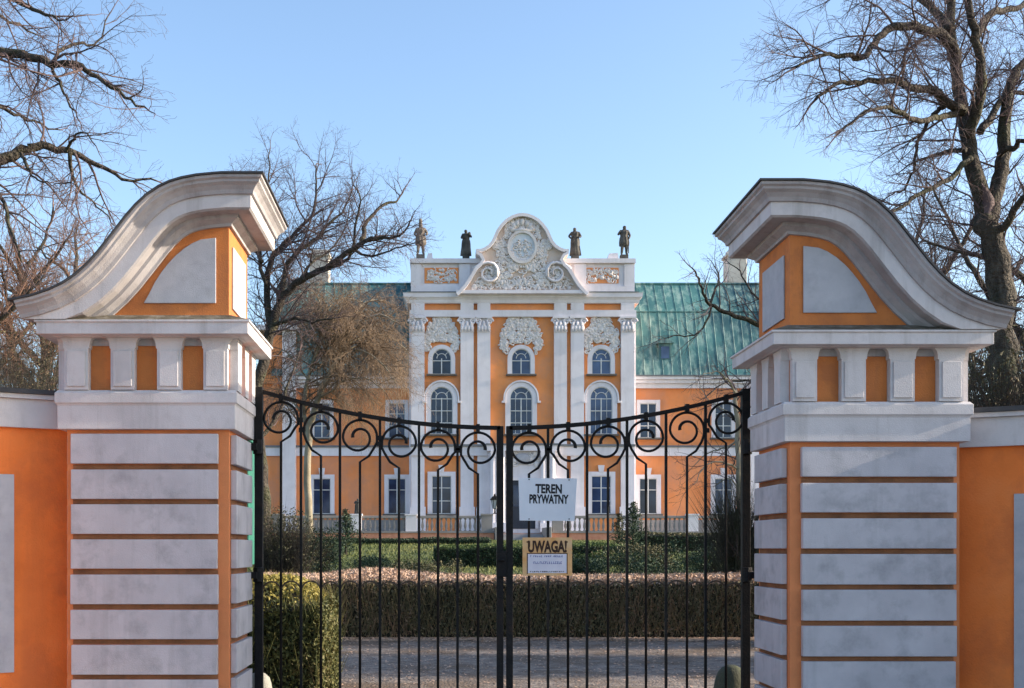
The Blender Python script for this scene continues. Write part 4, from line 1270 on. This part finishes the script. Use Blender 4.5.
# portal
por = qbox(488, 555, 452, zg, -.62, -.003, PW, 'portal')
qbox(486, 557, 446.5, 451.9, -.95, -.004, PW, 'portal_cornice', por); qbox(485.4, 557.6, 444.6, 446.4, -1.02, -.005, M['ledge'], 'portal_sheet', por)
for x0 in (490, 499, 539.5, 548.5):
    b = MB(); b.tube([(QX(x0 + 2.6), YP - .85, QZ(523)), (QX(x0 + 2.6), YP - .85, QZ(458))], .20, .17, 12)
    b.box(QX(x0 - .6), QX(x0 + 5.8), YP - 1.1, YP - .622, QZ(532), QZ(523)); b.box(QX(x0), QX(x0 + 5.2), YP - 1.06, YP - .623, QZ(458), QZ(452.1))
    b.build('column', PW, por)
ap = [(509.5, 529), (509.5, 481), (534.5, 481), (534.5, 529)]
b = MB(); b.ring(toQ([(506.5, 529), (506.5, 478), (537.5, 478), (537.5, 529)]), toQ(ap), YP - .75, YP - .621, closed=False); b.build('door_surround', PW, por)
b = MB(); b.prism(toQ(ap), YP - .66, YP - .622); dr = b.build('door', M['door'], por)
b = MB()
for x0, x1 in ((512.5, 520.5), (523.5, 531.5)): b.box(QX(x0), QX(x1), YP - .69, YP - .662, QZ(507), QZ(486))
b.build('pane', M['glass'], dr)
b = MB(); b.blob((QX(522), YP - .72, QZ(459.5)), .52, .12, .38, 14, 8); b.build('cartouche', M['panel'], por, smooth=True)
relief('scrollwork', 522, 459.5, 32, 13, -.66, 77, 30, M['p_relief'], por, shape=lambda u, v: u > .45, r=(.10, .2), tub=.05)

# wings
WD = 1.6
kw = (YP + WD) / F
wx = lambda v: (v - CX) * kw
wz = lambda v: H + (CY - v) * kw


def wbox(x0, x1, y0, y1, d0, d1, m, name, par=None):
    b = MB(); b.box(wx(x0), wx(x1), YP + WD + d0, YP + WD + d1, min(wz(y0), wz(y1)), max(wz(y0), wz(y1))); return b.build(name, m, par or pal)


for s in (-1, 1):
    X_ = lambda v: PC + s * v
    se = lambda a, b_: tuple(sorted((X_(a), X_(b_))))
    wbox(*se(110.5, 262), 384, zg + 6, 0, 13, M['p_orange_wing'], 'wing_wall')
    b = MB()
    for a, (o0, y0, y1) in enumerate(((-.25, 384, 388.5), (-.45, 380.5, 383.9), (-.62, 377.6, 380.4))):
        x0, x1 = se(111.2, 226); b.box(wx(x0), wx(x1), YP + WD + o0, YP + WD - .002, wz(y1), wz(y0))
    b.build('wing_cornice', PW, pal)
    x0, x1 = se(111.2, 226.5); wbox(x0, x1, 376.3, 377.5, -.70, .3, M['ledge'], 'gutter')
    x0, x1 = se(111.2, 262); wbox(x0, x1, 447.5, 456, -.14, -.002, PW, 'wing_belt'); wbox(x0, x1, 445.6, 447.4, -.24, -.003, M['ledge'], 'wing_belt_sheet')
    x0, x1 = se(111.2, 225.8); wbox(x0, x1, 520, zg + 5, -.12, -.003, M['baluster'], 'wing_plinth')
    for c in (125.5, 200.5):
        window(X_(c), 8.3, 403.5, 438, False, 3.4, d=WD, rows=(414, 426))
        window(X_(c), 8.8, 478.5, 514, False, 3.8, d=WD, rows=(490,), key=True)
    # end pavilion
    if s < 0: x0, x1 = se(226.5, 262); wbox(x0, x1, 336, 383.9, -.35, 12, M['p_orange_wing'], 'pavilion_wall')
    x0, x1 = se(226.2, 239); wbox(x0, x1, 332 if s < 0 else 376, zg + 5, -.55, -.004, PW, 'corner_pilaster')
    if s < 0: x0, x1 = se(224, 264); wbox(x0, x1, 327, 331.9, -.8, 12.3, PW, 'pavilion_cornice')
    # roof: two copper slopes with standing seams
    za, zb_, zc = wz(377), H + (CY - 312) * (YP + 2.9) / F, H + (CY - 284.5) * (YP + 4.6) / F
    ya, yb, yc = YP + WD - .55, YP + 2.9, YP + 4.6
    xa, xb = sorted((wx(X_(109)), wx(X_(250))))
    b = MB()
    b.quad((xa, ya, za), (xb, ya, za), (xb, yb, zb_), (xa, yb, zb_))
    b.quad((xa, yb, zb_), (xb, yb, zb_), (xb, yc, zc), (xa, yc, zc))
    b.quad((xa, yc, zc), (xb, yc, zc), (xb, yc + 6, za), (xa, yc + 6, za))
    rf = b.build('roof', M['copper'], pal)
    b = MB(); x = xa + .2
    while x < xb:
        b.tube([(x, ya, za + .02), (x, yb, zb_ + .02), (x, yc, zc + .02)], .025, .025, 4); x += .62
    b.tube([(xa, yc, zc + .05), (xb, yc, zc + .05)], .09, .09, 6); b.tube([(xa, yb, zb_ + .03), (xb, yb, zb_ + .03)], .06, .06, 6)
    b.build('roof_seams', M['copper'], rf)
    # chimney
    cxp = 735 if s > 0 else 320
    yc_ = YP + 7.8; kc = yc_ / F
    fx = lambda v: (v - CX) * kc
    fz = lambda v: H + (CY - v) * kc
    b = MB(); b.box(fx(cxp - 9.5), fx(cxp + 9.5), yc_ - .7, yc_ + .7, fz(330), fz(258.5)); b.box(fx(cxp - 11), fx(cxp + 11), yc_ - .85, yc_ + .85, fz(258.5), fz(255.5))
    b.box(fx(cxp - 8), fx(cxp + 8), yc_ - .5, yc_ + .5, fz(255.5), fz(251)); b.build('chimney', M['chimney'], rf, bevel=.05)
    if s > 0:
        yd = YP + 1.7; kd = yd / F; dx = lambda v: (v - CX) * kd; dz_ = lambda v: H + (CY - v) * kd
        b = MB(); b.box(dx(658), dx(671), yd - .2, yd + 2, dz_(362), dz_(344)); b.prism([(dx(656), dz_(344)), (dx(673), dz_(344)), (dx(664.5), dz_(338))], yd - .4, yd + 2.2); dm = b.build('dormer', M['copper'], rf)
        b = MB(); b.box(dx(660.5), dx(668.5), yd - .24, yd - .202, dz_(359), dz_(347)); b.build('pane', M['glass'], dm)
# low roof behind the attic
b = MB(); x0, x1 = QX(412), QX(633)
b.quad((x0, YP + 1.5, QZ(262)), (x1, YP + 1.5, QZ(262)), (x1 - 3, YP + 7, QZ(258)), (x0 + 3, YP + 7, QZ(258)))
b.quad((x0, YP + 13, QZ(262)), (x1, YP + 13, QZ(262)), (x1 - 3, YP + 7, QZ(258)), (x0 + 3, YP + 7, QZ(258)))
b.build('attic_roof', M['copper'], pal)


# ------------------------------------------------------------------ statues on the attic
def statue(label, px_, ytop, ybase, m, pose, seed, Yd=YP + .35, group='stone statues on the palace attic'):
    rng = random.Random(seed)
    k = Yd / F
    c = at(px_, ybase, Yd); hgt = (ybase - ytop) * k
    root = thing('statue', label, 'statue', (c.x, Yd, c.z), group)
    pl = .12 * hgt
    b = MB(); b.box(c.x - .22 * hgt / 1.9, c.x + .22 * hgt / 1.9, Yd - .22, Yd + .22, c.z, c.z + pl); b.build('base', m, root, bevel=.02)
    s = (hgt - pl) / 1.80
    O = Vector((c.x, Yd, c.z + pl))
    J = {'pel': (0, 0, .95), 'chest': (pose.get('sway', .03), -.02, 1.32), 'neck': (pose.get('sway', .03) * .8, -.02, 1.50), 'head': (pose.get('hx', .02), -.04, 1.62), 'top': (pose.get('hx', .02) * 1.1, -.03, 1.76),
         'kl': (-.10, -.08, .52), 'kr': (.12, -.02, .52), 'fl': (-.13, -.02, .08), 'fr': (.14, .04, .08), 'tl': (-.15, -.18, .03), 'tr': (.18, -.12, .03),
         'sl': (-.19, -.01, 1.42), 'sr': (.22, -.01, 1.42)}
    J.update(pose['arms'])
    E = [('pel', 'chest'), ('chest', 'neck'), ('neck', 'head'), ('head', 'top'), ('pel', 'kl'), ('pel', 'kr'), ('kl', 'fl'), ('kr', 'fr'), ('fl', 'tl'), ('fr', 'tr'),
         ('chest', 'sl'), ('chest', 'sr'), ('sl', 'el'), ('sr', 'er'), ('el', 'hl'), ('er', 'hr')]
    rad = {'pel': .17, 'chest': .17, 'neck': .075, 'head': .105, 'top': .085, 'kl': .09, 'kr': .09, 'fl': .06, 'fr': .06, 'tl': .045, 'tr': .045, 'sl': .08, 'sr': .08, 'el': .06, 'er': .06, 'hl': .05, 'hr': .05}
    names = list(J)
    me = bpy.data.meshes.new('figure')
    me.from_pydata([tuple(O + Vector((J[n][0] * 1.12, J[n][1] * 1.1, J[n][2])) * s) for n in names], [(names.index(a), names.index(b_)) for a, b_ in E], [])
    me.materials.append(m)
    ob = bpy.data.objects.new('figure', me); C.objects.link(ob)
    ob.parent = root; ob.matrix_parent_inverse = Matrix.Translation(-root.location)
    ob.modifiers.new('skin', 'SKIN'); md = ob.modifiers.new('sub', 'SUBSURF'); md.levels = md.render_levels = 1
    sv = me.skin_vertices[0].data
    for i, n in enumerate(names):
        sv[i].radius = (rad[n] * s * 1.2, rad[n] * s * 1.2); sv[i].use_root = n == 'pel'
    # drapery
    b = MB(); ph = rng.uniform(0, 6)
    prof = [(.27, .0), (.25, .25), (.22, .55), (.215, .80), (.20, 1.0), (.165, 1.14), (.19, 1.28), (.20, 1.40), (.12, 1.47)] if pose.get('robe', 1) else [(.13, .50), (.22, .56), (.225, .75), (.20, 1.0), (.165, 1.12), (.19, 1.28), (.20, 1.40), (.12, 1.47)]
    prof = [(r * s * 1.38, z * s) for r, z in prof]
    b.lathe(prof, O.x, O.y, O.z, 28, lambda a, z: (1 + .10 * math.sin(7 * a + ph + z) + .05 * math.sin(13 * a - z * 2)) * (1 - .25 * abs(math.sin(a))))
    b.build('drapery', m, root, smooth=True)
    if pose.get('extra'):
        b = MB()
        for kind, q in pose['extra']:
            P3 = [O + Vector(v) * s for v in q]
            if kind == 'staff': b.tube(P3, .03 * s, .03 * s, 6)
            else: b.blob(P3[0], .10 * s, .10 * s, .12 * s)
        b.build('attribute', m, root)
    return root


statue('paler helmeted statue, leftmost on the palace attic', 420.5, 222.5, 259.3, M['statue_pale'], {'hx': .0, 'robe': 0, 'arms': {'el': (-.30, .02, 1.16), 'hl': (-.22, -.16, 1.02), 'er': (.34, .0, 1.18), 'hr': (.26, -.18, 1.05)}, 'extra': [('blob', [(.0, -.03, 1.80)]), ('blob', [(.0, -.02, 1.9)])]}, 1)
statue('dark hooded statue with folded arms, just left of the gable', 466, 229, 259.3, M['statue'], {'hx': -.02, 'arms': {'el': (-.30, -.05, 1.16), 'hl': (.02, -.24, 1.18), 'er': (.33, -.05, 1.22), 'hr': (.16, -.24, 1.42)}, 'extra': [('blob', [(.22, -.2, 1.44)])]}, 2)
statue('dark robed statue with hand on hip, just right of the gable', 575, 227, 259.3, M['statue'], {'hx': -.02, 'sway': -.03, 'arms': {'el': (-.36, .0, 1.20), 'hl': (-.20, -.14, 1.02), 'er': (.34, -.02, 1.17), 'hr': (.18, -.22, 1.12)}}, 3)
statue('dark slender statue holding a cloth, rightmost on the palace attic', 624, 225, 259.3, M['statue'], {'hx': .02, 'robe': 0, 'arms': {'el': (-.32, .0, 1.20), 'hl': (-.24, -.2, 1.38), 'er': (.32, -.02, 1.14), 'hr': (.22, -.1, .92)}, 'extra': [('staff', [(.24, -.1, 1.0), (.26, -.06, .1)])]}, 4)
for lab, x0, x1 in (('pale low stone block beside the leftmost attic statue', 426, 433), ('pale low stone block beside the rightmost attic statue', 607.5, 619)):
    b = MB(); b.prism([(QX(x0), QZ(259.4)), (QX(x1), QZ(259.4)), (QX(x1 - 1), QZ(252.5)), (QX(x0 + 2), QZ(253))], YP + .1, YP + .8); o = b.build('stone_block', M['p_white']); tag(o, lab, 'stone block')

# ------------------------------------------------------------------ terrace
YT = 70.0
kt = YT / F
tx = lambda v: (v - CX) * kt
tz = lambda v: H + (CY - v) * kt
zt = tz(533)
tw = thing('terrace', 'raised terrace with brick red front wall before the palace', 'terrace', (tx(PC), YT, 1.9))
b = MB(); b.box(tx(225), tx(494), YT, YP + 1.3, 1.7, zt); b.box(tx(551), tx(820), YT, YP + 1.3, 1.7, zt); b.box(tx(494), tx(551), YT + 3, YP - 1.2, 1.7, zt); b.build('retaining_wall', M['brick'], tw)
b = MB(); b.box(tx(224), tx(494.5), YT - .08, YT + .5, zt + .001, zt + .10); b.box(tx(550.5), tx(821), YT - .08, YT + .5, zt + .001, zt + .10); b.build('coping', M['baluster'], tw)
b = MB(); b.box(tx(225), tx(494), YT + .5, YP + 1.2, zt + .002, zt + .05); b.box(tx(551), tx(820), YT + .5, YP + 1.2, zt + .002, zt + .05); b.box(tx(494), tx(551), YT + 3.0, YP - 1.2, zt + .002, zt + .05); b.build('paving', M['step'], tw)

bal_prof = [(.075, 0), (.075, .05), (.04, .08), (.085, .25), (.09, .33), (.05, .55), (.035, .66), (.06, .70), (.075, .74), (.075, .78)]


def balustrade(xa, xb, piers, label):
    root = thing('balustrade', label, 'balustrade', ((xa + xb) / 2, YT + .2, zt + .1), 'balustrades on the palace terrace')
    b = MB(); b.box(xa, xb, YT + .08, YT + .38, zt + .90, zt + 1.06); b.build('handrail', M['baluster'], root, bevel=.02)
    b = MB(); b.box(xa, xb, YT + .08, YT + .36, zt + .102, zt + .13); b.build('bottom_rail', M['baluster'], root)
    b = MB(); b.lathe(bal_prof, 0, 0, 0, 8)
    proto = b.build('baluster', M['baluster'], root, smooth=True)
    x = xa + .2; firstb = True
    while x < xb - .1:
        if all(abs(x - tx(p)) > .42 for p in piers):
            if firstb: proto.location = (x, YT + .22, zt + .125); firstb = False
            else: share(proto, 'baluster', root, (x, YT + .22, zt + .125))
        x += .29
    for p in piers:
        b = MB(); b.box(tx(p) - .33, tx(p) + .33, YT - .01, YT + .47, zt + .101, zt + 1.07); b.box(tx(p) - .38, tx(p) + .38, YT - .06, YT + .52, zt + 1.071, zt + 1.17); b.build('pier', M['p_white'] if p in (411, 693, 356) else M['baluster'], root)


balustrade(tx(262), tx(492), (278, 356, 411, 487), 'pale stone balustrade on the terrace left of the palace steps')
balustrade(tx(553), tx(784), (558, 634, 693, 768), 'pale stone balustrade on the terrace right of the palace steps')
st = thing('stone_stairs', 'grey stone steps rising to the dark palace door', 'steps', (tx(522), YT, 1.9))
b = MB()
for i in range(8): b.box(tx(499), tx(546), YT - .6 + i * .45, YT + 3.1, 1.8 + i * .085, 1.8 + (i + 1) * .085 + .0)
b.build('treads', M['step'], st)
for x0 in (494.6, 546.2):
    b = MB(); b.box(tx(x0), tx(x0 + 4.3), YT - .8, YT + 3.0, 1.7, zt + .35); b.build('cheek_wall', M['baluster'], st, bevel=.02)


def lantern(label, px_):
    z = zt + 1.17; x = tx(px_); y = YT + .22
    r = thing('lantern', label, 'lantern', (x, y, z))
    b = MB(); b.lathe([(.16, 0), (.05, .06), (.04, .28), (.10, .32)], x, y, z, 8); b.build('post', M['iron'], r)
    b = MB(); b.lathe([(.12, .32), (.22, .85)], x, y, z, 6); b.build('lamp_glass', M['lamp_glass'], r)
    b = MB(); b.lathe([(.30, .85), (.28, .90), (.16, 1.05), (.07, 1.10), (.05, 1.2), (.01, 1.24)], x, y, z, 6)
    for i in range(6):
        a = 2 * math.pi * i / 6
        b.tube([(x + .122 * math.cos(a), y + .122 * math.sin(a), z + .32), (x + .222 * math.cos(a), y + .222 * math.sin(a), z + .85)], .018, .018, 4)
    b.build('cage', M['iron'], r)


lantern('black lantern standing on the balustrade pier left of the palace door', 487 + 8)
statue('small dark garden statue standing on a white balustrade pier at the left', 357.5, 498, 516, M['statue'], {'hx': .02, 'arms': {'el': (-.33, -.04, 1.2), 'hl': (-.1, -.22, 1.2), 'er': (.36, 0, 1.2), 'hr': (.34, -.2, 1.4)}}, 9, Yd=YT + .22, group=None)
